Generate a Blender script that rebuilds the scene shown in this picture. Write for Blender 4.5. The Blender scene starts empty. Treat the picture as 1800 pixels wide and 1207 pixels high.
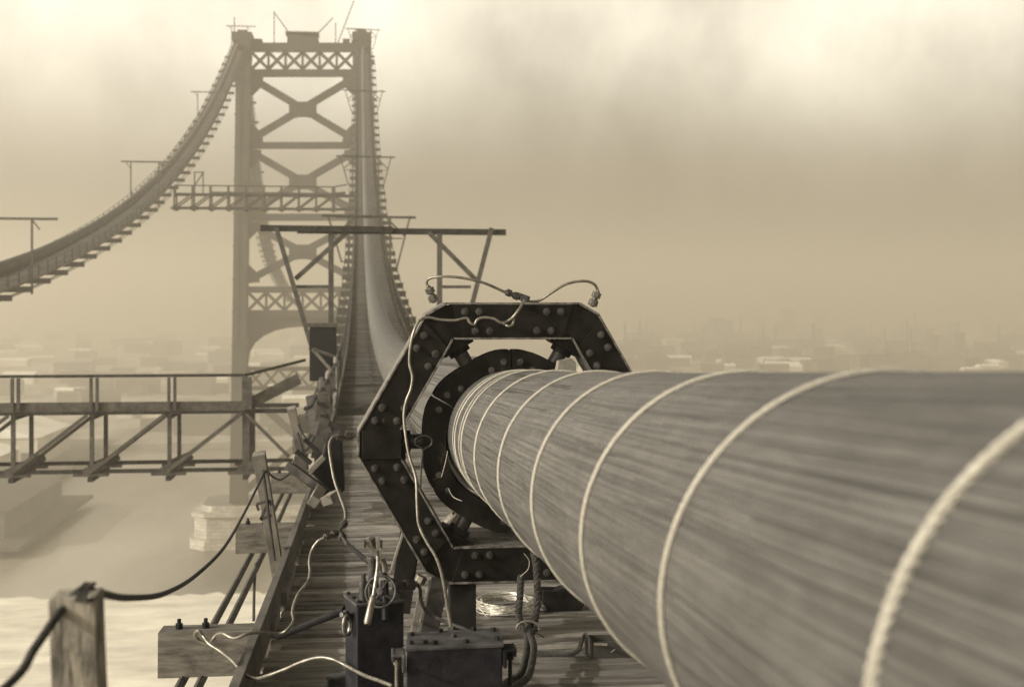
import bpy, bmesh, math, random
from mathutils import Vector, Matrix
R_ = math.radians
random.seed(7)
scn = bpy.context.scene
COL = scn.collection
# ------------------------------------------------------------------ camera
CZ = 55.0                                  # camera height above the river
FPX = 2250.0                               # focal length in photo pixels (1800 wide)
YAW = math.atan(268/2250)
HOR = 535.0                                # horizon row of the photo
cam = bpy.data.cameras.new("Camera"); camo = bpy.data.objects.new("Camera", cam); COL.objects.link(camo)
cam.sensor_width = 36; cam.lens = 36*FPX/1800
cam.shift_y = -(603.5-HOR)/1800
cam.clip_start = 0.05; cam.clip_end = 30000
camo.location = (0, 0, CZ); camo.rotation_euler = (R_(90), 0, -YAW)
cam.dof.use_dof = True; cam.dof.focus_distance = 7.4; cam.dof.aperture_fstop = 3.3
scn.camera = camo
# ------------------------------------------------------------------ light
SUNV = Vector((-.11, -.036, .052)).normalized()
EL = math.asin(SUNV.z); AZ = math.atan2(SUNV.x, SUNV.y)
sl = bpy.data.lights.new("Sun", 'SUN'); sl.energy = 5.0; sl.angle = R_(0.6); sl.color = (1, .935, .85)
so = bpy.data.objects.new("Sun", sl); COL.objects.link(so)
so.rotation_euler = SUNV.to_track_quat('Z', 'Y').to_euler(); so.location = (-50, -20, 120)
W = bpy.data.worlds.new("World"); scn.world = W; W.use_nodes = True
wn = W.node_tree.nodes; wl = W.node_tree.links; wn.clear()
def N(nt, t, **k):
    n = nt.nodes.new(t)
    for a, b in k.items():
        setattr(n, a, b)
    return n
sky = N(W.node_tree, 'ShaderNodeTexSky', sky_type='NISHITA', sun_disc=False, sun_elevation=EL, sun_rotation=AZ % (2*math.pi))
sky.dust_density = 6; sky.air_density = 1.5; sky.ozone_density = 0
bw = N(W.node_tree, 'ShaderNodeRGBToBW')
tc = N(W.node_tree, 'ShaderNodeTexCoord')
mp = N(W.node_tree, 'ShaderNodeMapping'); mp.inputs['Scale'].default_value = (6.5, 6.5, 4.5)
ns = N(W.node_tree, 'ShaderNodeTexNoise'); ns.inputs['Scale'].default_value = 1.0; ns.inputs['Detail'].default_value = 7; ns.inputs['Roughness'].default_value = .5
cr = N(W.node_tree, 'ShaderNodeMapRange'); cr.inputs[1].default_value = .34; cr.inputs[2].default_value = .66; cr.inputs[3].default_value = .55; cr.inputs[4].default_value = 1.3
sx = N(W.node_tree, 'ShaderNodeSeparateXYZ')
er = N(W.node_tree, 'ShaderNodeValToRGB'); er.color_ramp.interpolation = 'B_SPLINE'   # smoke bank low down, bright veil of cloud above, zenith dimmed to cut ambient
while len(er.color_ramp.elements) < 6: er.color_ramp.elements.new(.5)
for e_, (p_, v_) in zip(er.color_ramp.elements, ((0, .13), (.06, .15), (.12, .30), (.20, .95), (.36, .8), (.6, .10))): e_.position = p_; e_.color = (v_, v_, v_, 1)
m1 = N(W.node_tree, 'ShaderNodeMath', operation='MULTIPLY'); m2 = N(W.node_tree, 'ShaderNodeMath', operation='MULTIPLY')
tint = N(W.node_tree, 'ShaderNodeMix', data_type='RGBA', blend_type='MULTIPLY'); tint.inputs[0].default_value = 1
tint.inputs[7].default_value = (1.0, .93, .775, 1)
bg = N(W.node_tree, 'ShaderNodeBackground'); bg.inputs[1].default_value = .055
wo = N(W.node_tree, 'ShaderNodeOutputWorld')
wl.new(sky.outputs[0], bw.inputs[0]); wl.new(tc.outputs['Generated'], mp.inputs[0]); wl.new(mp.outputs[0], ns.inputs['Vector'])
wl.new(ns.outputs[0], cr.inputs[0]); wl.new(tc.outputs['Generated'], sx.inputs[0]); wl.new(sx.outputs[2], er.inputs[0])
wl.new(bw.outputs[0], m1.inputs[0]); wl.new(cr.outputs[0], m1.inputs[1]); m3 = N(W.node_tree, 'ShaderNodeMath', operation='MULTIPLY'); m3.inputs[1].default_value = 9.5; wl.new(m1.outputs[0], m2.inputs[0]); wl.new(er.outputs[0], m3.inputs[0]); wl.new(m3.outputs[0], m2.inputs[1])
wl.new(m2.outputs[0], tint.inputs[6]); wl.new(tint.outputs[2], bg.inputs[0]); wl.new(bg.outputs[0], wo.inputs[0])
vs = scn.view_settings; vs.view_transform = 'Standard'; vs.look = 'None'; vs.exposure = 0.24; vs.gamma = 1
scn.cycles.use_denoising = True; scn.cycles.denoising_prefilter = 'NONE'; scn.cycles.denoising_input_passes = 'RGB_ALBEDO_NORMAL'; scn.cycles.use_adaptive_sampling = False; scn.cycles.sample_clamp_direct = 6; scn.cycles.sample_clamp_indirect = 1.5; scn.cycles.blur_glossy = 1
scn.cycles.max_bounces = 6; scn.cycles.volume_bounces = 1; scn.cycles.diffuse_bounces = 3; scn.cycles.glossy_bounces = 3
HAZE = .00155
# ------------------------------------------------------------------ geometry of the span
K = .000877; S0 = 33.5; RAD = .38
def ztop(d):                                # top of main cable, relative to the camera
    if d <= 300: return K*(d*d-2*S0*d)+.004
    t = d-300; z0 = K*(90000-600*S0)+.004
    if t < 115: return z0-.74*t+.0028*t*t
    return z0-.74*115+.0028*115*115-(t-115)*.1
def P(px, py, Y):                           # a photo pixel at forward distance Y -> world point
    u = (px-900)/FPX; v = (HOR-py)/FPX
    t = Y/(math.cos(YAW)-u*math.sin(YAW))
    return Vector(((math.sin(YAW)+u*math.cos(YAW))*t, Y, CZ+v*t))
def zfl(d): return CZ+ztop(d)-1.6           # footwalk floor
# ------------------------------------------------------------------ materials
MATS = {}
def mat(name, col, rough=.8, metal=0, var=.25, scale=(8, 8, 8), detail=6, bump=.3, bdist=.004, bscale=None, col2=None, spec=.4, plank=0, spots=0, scuff=0):
    m = bpy.data.materials.new(name); m.use_nodes = True; nt = m.node_tree; b = nt.nodes['Principled BSDF']
    t = N(nt, 'ShaderNodeTexCoord'); g = N(nt, 'ShaderNodeMapping'); g.inputs['Scale'].default_value = scale
    n = N(nt, 'ShaderNodeTexNoise'); n.inputs['Scale'].default_value = 1; n.inputs['Detail'].default_value = detail; n.inputs['Roughness'].default_value = .62
    nt.links.new(t.outputs['Object'], g.inputs[0]); nt.links.new(g.outputs[0], n.inputs['Vector'])
    r = N(nt, 'ShaderNodeValToRGB'); c2 = col2 or tuple(min(1, c*(1+var*1.6)) for c in col)
    r.color_ramp.elements[0].position = .32; r.color_ramp.elements[1].position = .68
    r.color_ramp.elements[0].color = (*[c*(1-var) for c in col], 1); r.color_ramp.elements[1].color = (*c2, 1)
    nt.links.new(n.outputs[0], r.inputs[0]); out = r.outputs[0]
    if spots:
        n3 = N(nt, 'ShaderNodeTexNoise'); n3.inputs['Scale'].default_value = 1.1*spots; n3.inputs['Detail'].default_value = 8; n3.inputs['Roughness'].default_value = .7
        nt.links.new(t.outputs['Object'], n3.inputs['Vector'])
        q = N(nt, 'ShaderNodeMapRange'); q.inputs[1].default_value = .52; q.inputs[2].default_value = .68; q.inputs[3].default_value = 1; q.inputs[4].default_value = .45
        nt.links.new(n3.outputs[0], q.inputs[0])
        mx = N(nt, 'ShaderNodeMix', data_type='RGBA', blend_type='MULTIPLY'); mx.inputs[0].default_value = 1
        nt.links.new(out, mx.inputs[6]); nt.links.new(q.outputs[0], mx.inputs[7]); out = mx.outputs[2]
    if scuff:                                # sparse worn patches where paint is rubbed off
        g4 = N(nt, 'ShaderNodeMapping'); g4.inputs['Scale'].default_value = (scuff, scuff, scuff*.45); g4.inputs['Rotation'].default_value = (0, .6, 0)
        n4 = N(nt, 'ShaderNodeTexNoise'); n4.inputs['Scale'].default_value = 1; n4.inputs['Detail'].default_value = 10; n4.inputs['Roughness'].default_value = .75
        nt.links.new(t.outputs['Object'], g4.inputs[0]); nt.links.new(g4.outputs[0], n4.inputs['Vector'])
        q = N(nt, 'ShaderNodeMapRange'); q.inputs[1].default_value = .62; q.inputs[2].default_value = .74; nt.links.new(n4.outputs[0], q.inputs[0])
        mx = N(nt, 'ShaderNodeMix', data_type='RGBA'); mx.inputs[7].default_value = (*[min(1, c*2+.045) for c in c2], 1)
        nt.links.new(q.outputs[0], mx.inputs[0]); nt.links.new(out, mx.inputs[6]); out = mx.outputs[2]
    if plank:                                # one tone per plank, planks laid along Y at the given pitch
        s = N(nt, 'ShaderNodeSeparateXYZ'); nt.links.new(t.outputs['Object'], s.inputs[0])
        d = N(nt, 'ShaderNodeMath', operation='DIVIDE'); d.inputs[1].default_value = plank; nt.links.new(s.outputs[1], d.inputs[0])
        fl = N(nt, 'ShaderNodeMath', operation='FLOOR'); nt.links.new(d.outputs[0], fl.inputs[0])
        wnn = N(nt, 'ShaderNodeTexWhiteNoise', noise_dimensions='1D'); nt.links.new(fl.outputs[0], wnn.inputs['W'])
        q = N(nt, 'ShaderNodeMapRange'); q.inputs[3].default_value = .5; q.inputs[4].default_value = 1.35; nt.links.new(wnn.outputs[0], q.inputs[0])
        mx = N(nt, 'ShaderNodeMix', data_type='RGBA', blend_type='MULTIPLY'); mx.inputs[0].default_value = 1
        nt.links.new(out, mx.inputs[6]); nt.links.new(q.outputs[0], mx.inputs[7]); out = mx.outputs[2]
    nt.links.new(out, b.inputs['Base Color'])
    b.inputs['Roughness'].default_value = rough; b.inputs['Metallic'].default_value = metal
    b.inputs['Specular IOR Level'].default_value = spec
    if bump:
        n2 = n
        if bscale:
            g2 = N(nt, 'ShaderNodeMapping'); g2.inputs['Scale'].default_value = bscale
            n2 = N(nt, 'ShaderNodeTexNoise'); n2.inputs['Scale'].default_value = 1; n2.inputs['Detail'].default_value = 5
            nt.links.new(t.outputs['Object'], g2.inputs[0]); nt.links.new(g2.outputs[0], n2.inputs['Vector'])
        bp = N(nt, 'ShaderNodeBump'); bp.inputs['Strength'].default_value = bump; bp.inputs['Distance'].default_value = bdist
        nt.links.new(n2.outputs[0], bp.inputs['Height']); nt.links.new(bp.outputs[0], b.inputs['Normal'])
    MATS[name] = m; return m
mat('steel_paint', (.0026, .0024, .0025), .5, 0, .45, (9, 9, 9), 8, .35, .002, (60, 60, 60), (.013, .0115, .0095), .10, spots=4, scuff=14)
mat('steel_edge', (.10, .094, .084), .5, .4, .6, (22, 22, 22), 8, .3, .002, None, (.22, .205, .18), spots=12)  # light caught along the flange edges is put into this paler colour
mat('steel_bright', (.24, .225, .20), .36, .7, .3, (40, 40, 40), 4, .2, .001)
mat('steel_dull', (.04, .038, .036), .45, .5, .4, (40, 40, 40), 5, .3, .001)
mat('copper', (.16, .147, .122), .42, .6, .3, (25, 25, 25), 5, .2, .001)
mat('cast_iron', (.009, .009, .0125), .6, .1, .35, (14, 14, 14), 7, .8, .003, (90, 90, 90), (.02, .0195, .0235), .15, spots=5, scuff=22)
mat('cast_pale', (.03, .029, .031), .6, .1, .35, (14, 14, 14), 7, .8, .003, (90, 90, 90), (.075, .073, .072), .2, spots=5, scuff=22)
mat('black_iron', (.005, .005, .006), .6, 0, .3, (20, 20, 20), 4, .3, .002, spec=.15)
mat('slat', (.14, .13, .116), .9, 0, .35, (2, 22, 12), 6, .6, .003, (6, 90, 60), (.26, .242, .212), .2, plank=.17, spots=1.2)
mat('slat_far', (.06, .055, .048), .9, 0, .3, (2, 22, 12), 5, .6, .003, None, (.11, .10, .086), .2, plank=.17, spots=1.2)  # darker copy of slat: shade of the far floor put into its colour
mat('curb', (.055, .05, .043), .85, 0, .4, (3, 3, 3), 8, .6, .004, (50, 12, 50), (.11, .10, .085), spots=2)
mat('timber', (.115, .105, .088), .85, 0, .4, (3, 3, 3), 8, .6, .004, (50, 50, 12), (.21, .19, .16), spots=2)
mat('timber_dark', (.016, .0145, .013), .85, 0, .5, (6, 6, 6), 8, .6, .004, (50, 50, 12), (.045, .041, .036), .15, spots=3)
mat('timber_scuffed', (.055, .049, .042), .85, 0, .4, (5, 22, 26), 9, .7, .004, (12, 60, 60), (.14, .126, .105), spots=4)
mat('timber_post', (.12, .105, .083), .9, 0, .5, (60, 60, 14), 9, .9, .005, (120, 120, 20), (.30, .27, .215), spots=6)
mat('timber_mid', (.035, .031, .026), .85, 0, .4, (5, 5, 5), 7, .5, .004, None, (.075, .067, .055))
mat('rope', (.012, .011, .010), .95, 0, .4, (90, 90, 90), 5, .6, .003, None, (.045, .041, .035))
mat('rope_far', (.03, .028, .025), .95, 0, .2, (9, 9, 9), 2, 0)
mat('timber_black', (.006, .0055, .005), .9, 0, .5, (6, 6, 6), 8, .6, .004, (50, 50, 12), (.02, .018, .016), .1, spots=3)
mat('cable_far', (.05, .045, .038), .7, 0, .3, (2, .4, 2), 5, 0)
mat('fitting', (.075, .07, .06), .4, .7, .4, (60, 60, 60), 4, .3, .001)
mat('bolt_steel', (.02, .0185, .0165), .42, .2, .5, (25, 25, 25), 5, .5, .002, None, (.065, .06, .053))
mat('band', (.27, .252, .21), .6, .1, .15, (120, 120, 120), 4, .5, .001)
mat('wire_coil', (.34, .32, .27), .5, .3, .4, (30, 30, 30), 4, .2, .001)
mat('tower_steel', (.035, .031, .025), .8, 0, .2, (.3, .3, .3), 6, 0, spec=.2)
mat('masonry', (.36, .335, .28), .9, 0, .25, (.5, .5, 1.2), 6, .4, .1)
mat('roof_dark', (.06, .055, .047), .9, 0, .3, (.05, .05, .05), 4, 0)
mat('roof_light', (.85, .80, .68), .9, 0, .2, (.05, .05, .05), 4, 0)
mat('wall_brick', (.07, .064, .052), .9, 0, .25, (.06, .06, .06), 4, 0)
mat('wall_pale', (.50, .46, .38), .9, 0, .2, (.06, .06, .06), 4, 0)
mat('window_dark', (.05, .048, .042), .3, 0, .2, (1, 1, 1), 2, 0)
mat('mark_paint', (.035, .03, .028), .9, 0, .4, (30, 30, 30), 5, 0)
mat('land', (.10, .092, .078), .95, 0, .4, (.05, .02, .05), 9, 0, col2=(.42, .39, .33))
mat('glare_sheet', (.62, .58, .49), .8, 0, .30, (.07, .16, .05), 10, .5, .6, (.15, .4, .1), (.86, .82, .70))  # pale colour stands in for glare on the near water
mat('smokestack', (.12, .11, .09), .9, 0, .2, (.1, .1, .1), 3, 0)
def masonry_joints():
    nt = MATS['masonry'].node_tree; b = nt.nodes['Principled BSDF']; src = b.inputs['Base Color'].links[0].from_socket
    t = N(nt, 'ShaderNodeTexCoord'); g = N(nt, 'ShaderNodeMapping'); g.inputs['Rotation'].default_value = (R_(90), 0, 0)
    k = N(nt, 'ShaderNodeTexBrick'); k.inputs['Scale'].default_value = 1; k.inputs['Brick Width'].default_value = 2.2; k.inputs['Row Height'].default_value = .8; k.inputs['Mortar Size'].default_value = .06
    k.inputs['Color1'].default_value = (1, 1, 1, 1); k.inputs['Color2'].default_value = (.75, .75, .75, 1); k.inputs['Mortar'].default_value = (.4, .4, .4, 1)
    m = N(nt, 'ShaderNodeMix', data_type='RGBA', blend_type='MULTIPLY'); m.inputs[0].default_value = 1
    nt.links.new(t.outputs['Object'], g.inputs[0]); nt.links.new(g.outputs[0], k.inputs[0]); nt.links.new(src, m.inputs[6]); nt.links.new(k.outputs[0], m.inputs[7]); nt.links.new(m.outputs[2], b.inputs['Base Color'])
masonry_joints()
def water_mat():
    m = bpy.data.materials.new('water'); m.use_nodes = True; nt = m.node_tree; b = nt.nodes['Principled BSDF']
    t = N(nt, 'ShaderNodeTexCoord'); g = N(nt, 'ShaderNodeMapping'); g.inputs['Scale'].default_value = (.010, .004, 1)
    n = N(nt, 'ShaderNodeTexNoise'); n.inputs['Scale'].default_value = 1; n.inputs['Detail'].default_value = 4
    nt.links.new(t.outputs['Object'], g.inputs[0]); nt.links.new(g.outputs[0], n.inputs['Vector'])
    r = N(nt, 'ShaderNodeValToRGB'); r.color_ramp.elements[0].position = .4; r.color_ramp.elements[1].position = .62
    r.color_ramp.elements[0].color = (.07, .063, .05, 1); r.color_ramp.elements[1].color = (.42, .385, .31, 1)  # dark patches paint smoky reflections into the water colour
    nt.links.new(n.outputs[0], r.inputs[0]); nt.links.new(r.outputs[0], b.inputs['Base Color'])
    b.inputs['Roughness'].default_value = .28
    g2 = N(nt, 'ShaderNodeMapping'); g2.inputs['Scale'].default_value = (.4, .25, 1)
    n2 = N(nt, 'ShaderNodeTexNoise'); n2.inputs['Scale'].default_value = 1; n2.inputs['Detail'].default_value = 6
    nt.links.new(t.outputs['Object'], g2.inputs[0]); nt.links.new(g2.outputs[0], n2.inputs['Vector'])
    bp = N(nt, 'ShaderNodeBump'); bp.inputs['Strength'].default_value = .5; bp.inputs['Distance'].default_value = .3
    nt.links.new(n2.outputs[0], bp.inputs['Height']); nt.links.new(bp.outputs[0], b.inputs['Normal'])
    MATS['water'] = m
water_mat()
def cable_mat():                            # thousands of parallel bright wires: uv = (metres round, metres along)
    m = bpy.data.materials.new('cable_wires'); m.use_nodes = True; nt = m.node_tree; b = nt.nodes['Principled BSDF']; L = nt.links
    u = N(nt, 'ShaderNodeUVMap'); u.uv_map = 'wires'
    def noise(sx_, sy_, det=3, ro=.5, dist=0):
        g = N(nt, 'ShaderNodeMapping'); g.inputs['Scale'].default_value = (sx_, sy_, 1)
        n = N(nt, 'ShaderNodeTexNoise'); n.noise_dimensions = '2D'; n.inputs['Scale'].default_value = 1; n.inputs['Detail'].default_value = det; n.inputs['Roughness'].default_value = ro; n.inputs['Distortion'].default_value = dist
        L.new(u.outputs[0], g.inputs[0]); L.new(g.outputs[0], n.inputs['Vector']); return n.outputs[0]
    def rng(x, a, b_, c, d):
        q = N(nt, 'ShaderNodeMapRange'); q.inputs[1].default_value = a; q.inputs[2].default_value = b_; q.inputs[3].default_value = c; q.inputs[4].default_value = d
        L.new(x, q.inputs[0]); return q.outputs[0]
    def mul(x, y):
        q = N(nt, 'ShaderNodeMath', operation='MULTIPLY'); L.new(x, q.inputs[0]); L.new(y, q.inputs[1]); return q.outputs[0]
    fine = noise(210, .9, 3, .6); mid = noise(34, .55, 4, .6); streak = noise(80, 1.1, 3, .55); cloud = noise(5.5, 2.2, 4, .6)
    sp = N(nt, 'ShaderNodeSeparateXYZ'); L.new(u.outputs[0], sp.inputs[0])
    wob = noise(7, .8, 2, .5)
    def op(o_, x, y):
        q = N(nt, 'ShaderNodeMath', operation=o_)
        for i_, w_ in enumerate((x, y)):
            if isinstance(w_, (int, float)): q.inputs[i_].default_value = w_
            else: L.new(w_, q.inputs[i_])
        return q.outputs[0]
    uu = op('ADD', op('MULTIPLY', sp.outputs[0], 240), op('MULTIPLY', wob, 5)); fl = op('FLOOR', uu, 0); fr = op('FRACT', uu, 0)
    wn1 = N(nt, 'ShaderNodeTexWhiteNoise', noise_dimensions='1D'); L.new(fl, wn1.inputs['W'])
    seg = op('FLOOR', op('ADD', op('MULTIPLY', sp.outputs[1], .8), op('MULTIPLY', wn1.outputs[0], 7)), 0)
    cb_ = N(nt, 'ShaderNodeCombineXYZ'); L.new(fl, cb_.inputs[0]); L.new(seg, cb_.inputs[1])
    wn2 = N(nt, 'ShaderNodeTexWhiteNoise', noise_dimensions='2D'); L.new(cb_.outputs[0], wn2.inputs['Vector'])
    groove = op('SUBTRACT', 1.0, op('MULTIPLY', op('POWER', op('ABSOLUTE', op('SUBTRACT', op('MULTIPLY', fr, 2), 1), 0), 3), .55))
    tone = mul(rng(wn2.outputs[0], 0, 1, .58, 1.34), groove)
    v = mul(mul(rng(fine, .3, .7, .80, 1.2), rng(mid, .3, .7, .93, 1.06)), rng(cloud, .3, .7, .86, 1.12))
    v = mul(mul(v, rng(streak, .64, .76, 1, .5)), tone)
    v = mul(v, rng(noise(30, 9, 3, .5), .3, .7, .88, 1.12))
    mx = N(nt, 'ShaderNodeMix', data_type='RGBA', blend_type='MULTIPLY'); mx.inputs[0].default_value = 1
    mx.inputs[6].default_value = (.086, .082, .075, 1); L.new(v, mx.inputs[7]); L.new(mx.outputs[2], b.inputs['Base Color'])
    b.inputs['Roughness'].default_value = .55; b.inputs['Metallic'].default_value = .25
    bp = N(nt, 'ShaderNodeBump'); bp.inputs['Strength'].default_value = .55; bp.inputs['Distance'].default_value = .002
    L.new(groove, bp.inputs['Height']); L.new(bp.outputs[0], b.inputs['Normal'])
    MATS['cable_wires'] = m
cable_mat()
# ------------------------------------------------------------------ mesh helpers
class MB:
    def __init__(s): s.v = []; s.f = []; s.uv = None
    def add(s, vs, fs):
        o = len(s.v); s.v += [tuple(x) for x in vs]; s.f += [tuple(i+o for i in q) for q in fs]; return s
    def hexa(s, b, t):                      # two quads, bottom and top
        return s.add(list(b)+list(t), [(3, 2, 1, 0), (4, 5, 6, 7), (0, 1, 5, 4), (1, 2, 6, 5), (2, 3, 7, 6), (3, 0, 4, 7)])
    def box(s, c, size, rz=0, M=None):
        x, y, z = [q/2 for q in size]; c = Vector(c); mt = M or Matrix.Rotation(rz, 3, 'Z')
        w = [c+mt@Vector(q) for q in ((-x, -y, -z), (x, -y, -z), (x, y, -z), (-x, y, -z), (-x, -y, z), (x, -y, z), (x, y, z), (-x, y, z))]
        return s.hexa(w[:4], w[4:])
    def beam(s, a, b, w, h, up=(0, 1, 0)):  # bar from a to b; h measured along 'up', w across
        a = Vector(a); b = Vector(b); d = (b-a).normalized(); up = Vector(up); x = d.cross(up)
        if x.length < 1e-4: x = d.cross(Vector((1, 0, 0)))
        x.normalize(); u = x.cross(d).normalized()
        q = [x*(-w/2)+u*(-h/2), x*(w/2)+u*(-h/2), x*(w/2)+u*(h/2), x*(-w/2)+u*(h/2)]
        return s.hexa([a+i for i in q], [b+i for i in q])
    def tube(s, pts, r, n=8, cap=True, closed=False):
        pts = [Vector(p) for p in pts]; m = len(pts); rr = r if hasattr(r, '__len__') else [r]*m
        o = len(s.v); prev = None
        for i, p in enumerate(pts):
            if closed: d = (pts[(i+1) % m]-pts[i-1]).normalized()
            else: d = (pts[min(i+1, m-1)]-pts[max(i-1, 0)]).normalized()
            if prev is None: x = d.orthogonal().normalized()
            else:
                x = prev-d*prev.dot(d)
                x = x.normalized() if x.length > 1e-6 else d.orthogonal().normalized()
            prev = x; y = d.cross(x)
            for k in range(n):
                a = 2*math.pi*k/n; s.v.append(tuple(p+(x*math.cos(a)+y*math.sin(a))*rr[i]))
        for i in range(m if closed else m-1):
            j = (i+1) % m
            for k in range(n):
                k2 = (k+1) % n; s.f.append((o+i*n+k, o+i*n+k2, o+j*n+k2, o+j*n+k))
        if cap and not closed:
            s.f.append(tuple(o+k for k in reversed(range(n)))); s.f.append(tuple(o+(m-1)*n+k for k in range(n)))
        return s
    def cyl(s, a, b, r, n=16, r2=None): return s.tube([a, b], [r, r if r2 is None else r2], n)
    def prism(s, poly, fr, back):           # poly of 3D points, extruded by vector 'back'
        n = len(poly); A = [Vector(p)+Vector(fr) for p in poly]; B = [Vector(p)+Vector(back) for p in poly]
        return s.add(A+B, [tuple(range(n)), tuple(reversed(range(n, 2*n)))]+[(i, i+n, (i+1) % n+n, (i+1) % n) for i in range(n)])
    def build(s, name, m, parent=None, bevel=0, smooth=False, rot=None):
        me = bpy.data.meshes.new(name); me.from_pydata(s.v, [], s.f)
        bm = bmesh.new(); bm.from_mesh(me); bmesh.ops.recalc_face_normals(bm, faces=bm.faces)
        if rot: pass
        bm.to_mesh(me); bm.free()
        o = bpy.data.objects.new(name, me); COL.objects.link(o); me.materials.append(MATS[m])
        if smooth:
            for p in me.polygons: p.use_smooth = True
            me.set_sharp_from_angle(angle=R_(38))
        if bevel:
            b = o.modifiers.new('bevel', 'BEVEL'); b.width = bevel; b.segments = 2; b.limit_method = 'ANGLE'; b.angle_limit = R_(40)
        if parent is not None:
            o.parent = parent; o.matrix_parent_inverse = Matrix.Translation(-Vector(parent.location))
        return o
def tag(o, label=None, cat=None, group=None, kind=None):
    if label: o['label'] = label
    if cat: o['category'] = cat
    if group: o['group'] = group
    if kind: o['kind'] = kind
    return o
def thing(name, loc, label, cat, group=None):
    e = bpy.data.objects.new(name, None); COL.objects.link(e); e.location = loc; e.empty_display_size = .2
    return tag(e, label, cat, group)
def smooth_pts(pts, n=8, closed=False):     # catmull-rom
    pts = [Vector(p) for p in pts]; out = []; m = len(pts)
    for i in range(m if closed else m-1):
        if closed: p0, p1, p2, p3 = pts[i-1], pts[i], pts[(i+1) % m], pts[(i+2) % m]
        else: p0, p1, p2, p3 = pts[max(i-1, 0)], pts[i], pts[i+1], pts[min(i+2, m-1)]
        for k in range(n):
            t = k/n; out.append(.5*((2*p1)+(p2-p0)*t+(2*p0-5*p1+4*p2-p3)*t*t+(3*p1-p0-3*p2+p3)*t**3))
    if not closed: out.append(pts[-1])
    return out
def PX(lst, Y=None, n=8): return smooth_pts([P(q[0], q[1], q[2] if len(q) > 2 else Y) for q in lst], n)
def strands(mb, path, R, n=3, pitch=.09, sub=6):   # laid rope
    path = [Vector(p) for p in path]; ln = [0]
    for a, b in zip(path, path[1:]): ln.append(ln[-1]+(b-a).length)
    tot = ln[-1]; cnt = max(8, int(tot/pitch*8)); pts = []; j = 0
    for i in range(cnt+1):
        q = tot*i/cnt
        while j < len(ln)-2 and ln[j+1] < q: j += 1
        t = (q-ln[j])/max(1e-9, ln[j+1]-ln[j]); pts.append((path[j].lerp(path[j+1], t), (path[j+1]-path[j]).normalized(), q))
    for k in range(n):
        L = []
        for p, d, q in pts:
            x = d.cross(Vector((0, 1, 0.01))).normalized(); y = d.cross(x); a = 2*math.pi*(q/pitch+k/n)
            L.append(p+(x*math.cos(a)+y*math.sin(a))*R*.5)
        mb.tube(L, R*.56, sub)
    return mb
# ------------------------------------------------------------------ ground, water, painted glare on the water
def sheet(name, x0, x1, y0, y1, z, m, nx=1, ny=1):
    mb = MB(); vs_ = [(x0+(x1-x0)*i/nx, y0+(y1-y0)*j/ny, z) for j in range(ny+1) for i in range(nx+1)]
    mb.add(vs_, [(j*(nx+1)+i, j*(nx+1)+i+1, (j+1)*(nx+1)+i+1, (j+1)*(nx+1)+i) for j in range(ny) for i in range(nx)])
    return tag(mb.build(name, m), kind='structure')
sheet('water', -7000, 7000, -900, 9000, 0, 'water')
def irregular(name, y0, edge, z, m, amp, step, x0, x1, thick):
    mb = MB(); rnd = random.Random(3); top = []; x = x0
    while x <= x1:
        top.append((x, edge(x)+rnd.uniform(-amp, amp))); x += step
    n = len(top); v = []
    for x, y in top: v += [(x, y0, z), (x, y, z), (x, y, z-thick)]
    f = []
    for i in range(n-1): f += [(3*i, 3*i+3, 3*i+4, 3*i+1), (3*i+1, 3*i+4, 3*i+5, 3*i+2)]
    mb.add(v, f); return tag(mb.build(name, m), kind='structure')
irregular('glare_sheet', -600, lambda x: 250+3*math.sin(x*.045)+2*math.sin(x*.17)+.02*x, .12, 'glare_sheet', 2.2, 1.4, -420, 420, .3)  # pale sheet laid over the near river, its glare painted in
def bank(x): return 505+12*math.sin(x*.011)
mbk = MB(); bx = [(-7000, 505)]+[(x, bank(x)) for x in range(-600, 601, 25)]+[(7000, 505)]; v = []; fc = []
for x, y in bx: v += [(x, y, -.5), (x, y, 2.4), (x, 9000, 2.4)]
for i in range(len(bx)-1): fc += [(3*i, 3*i+3, 3*i+4, 3*i+1), (3*i+1, 3*i+4, 3*i+5, 3*i+2)]
mbk.add(v, fc); tag(mbk.build('land', 'land'), kind='structure')
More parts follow.
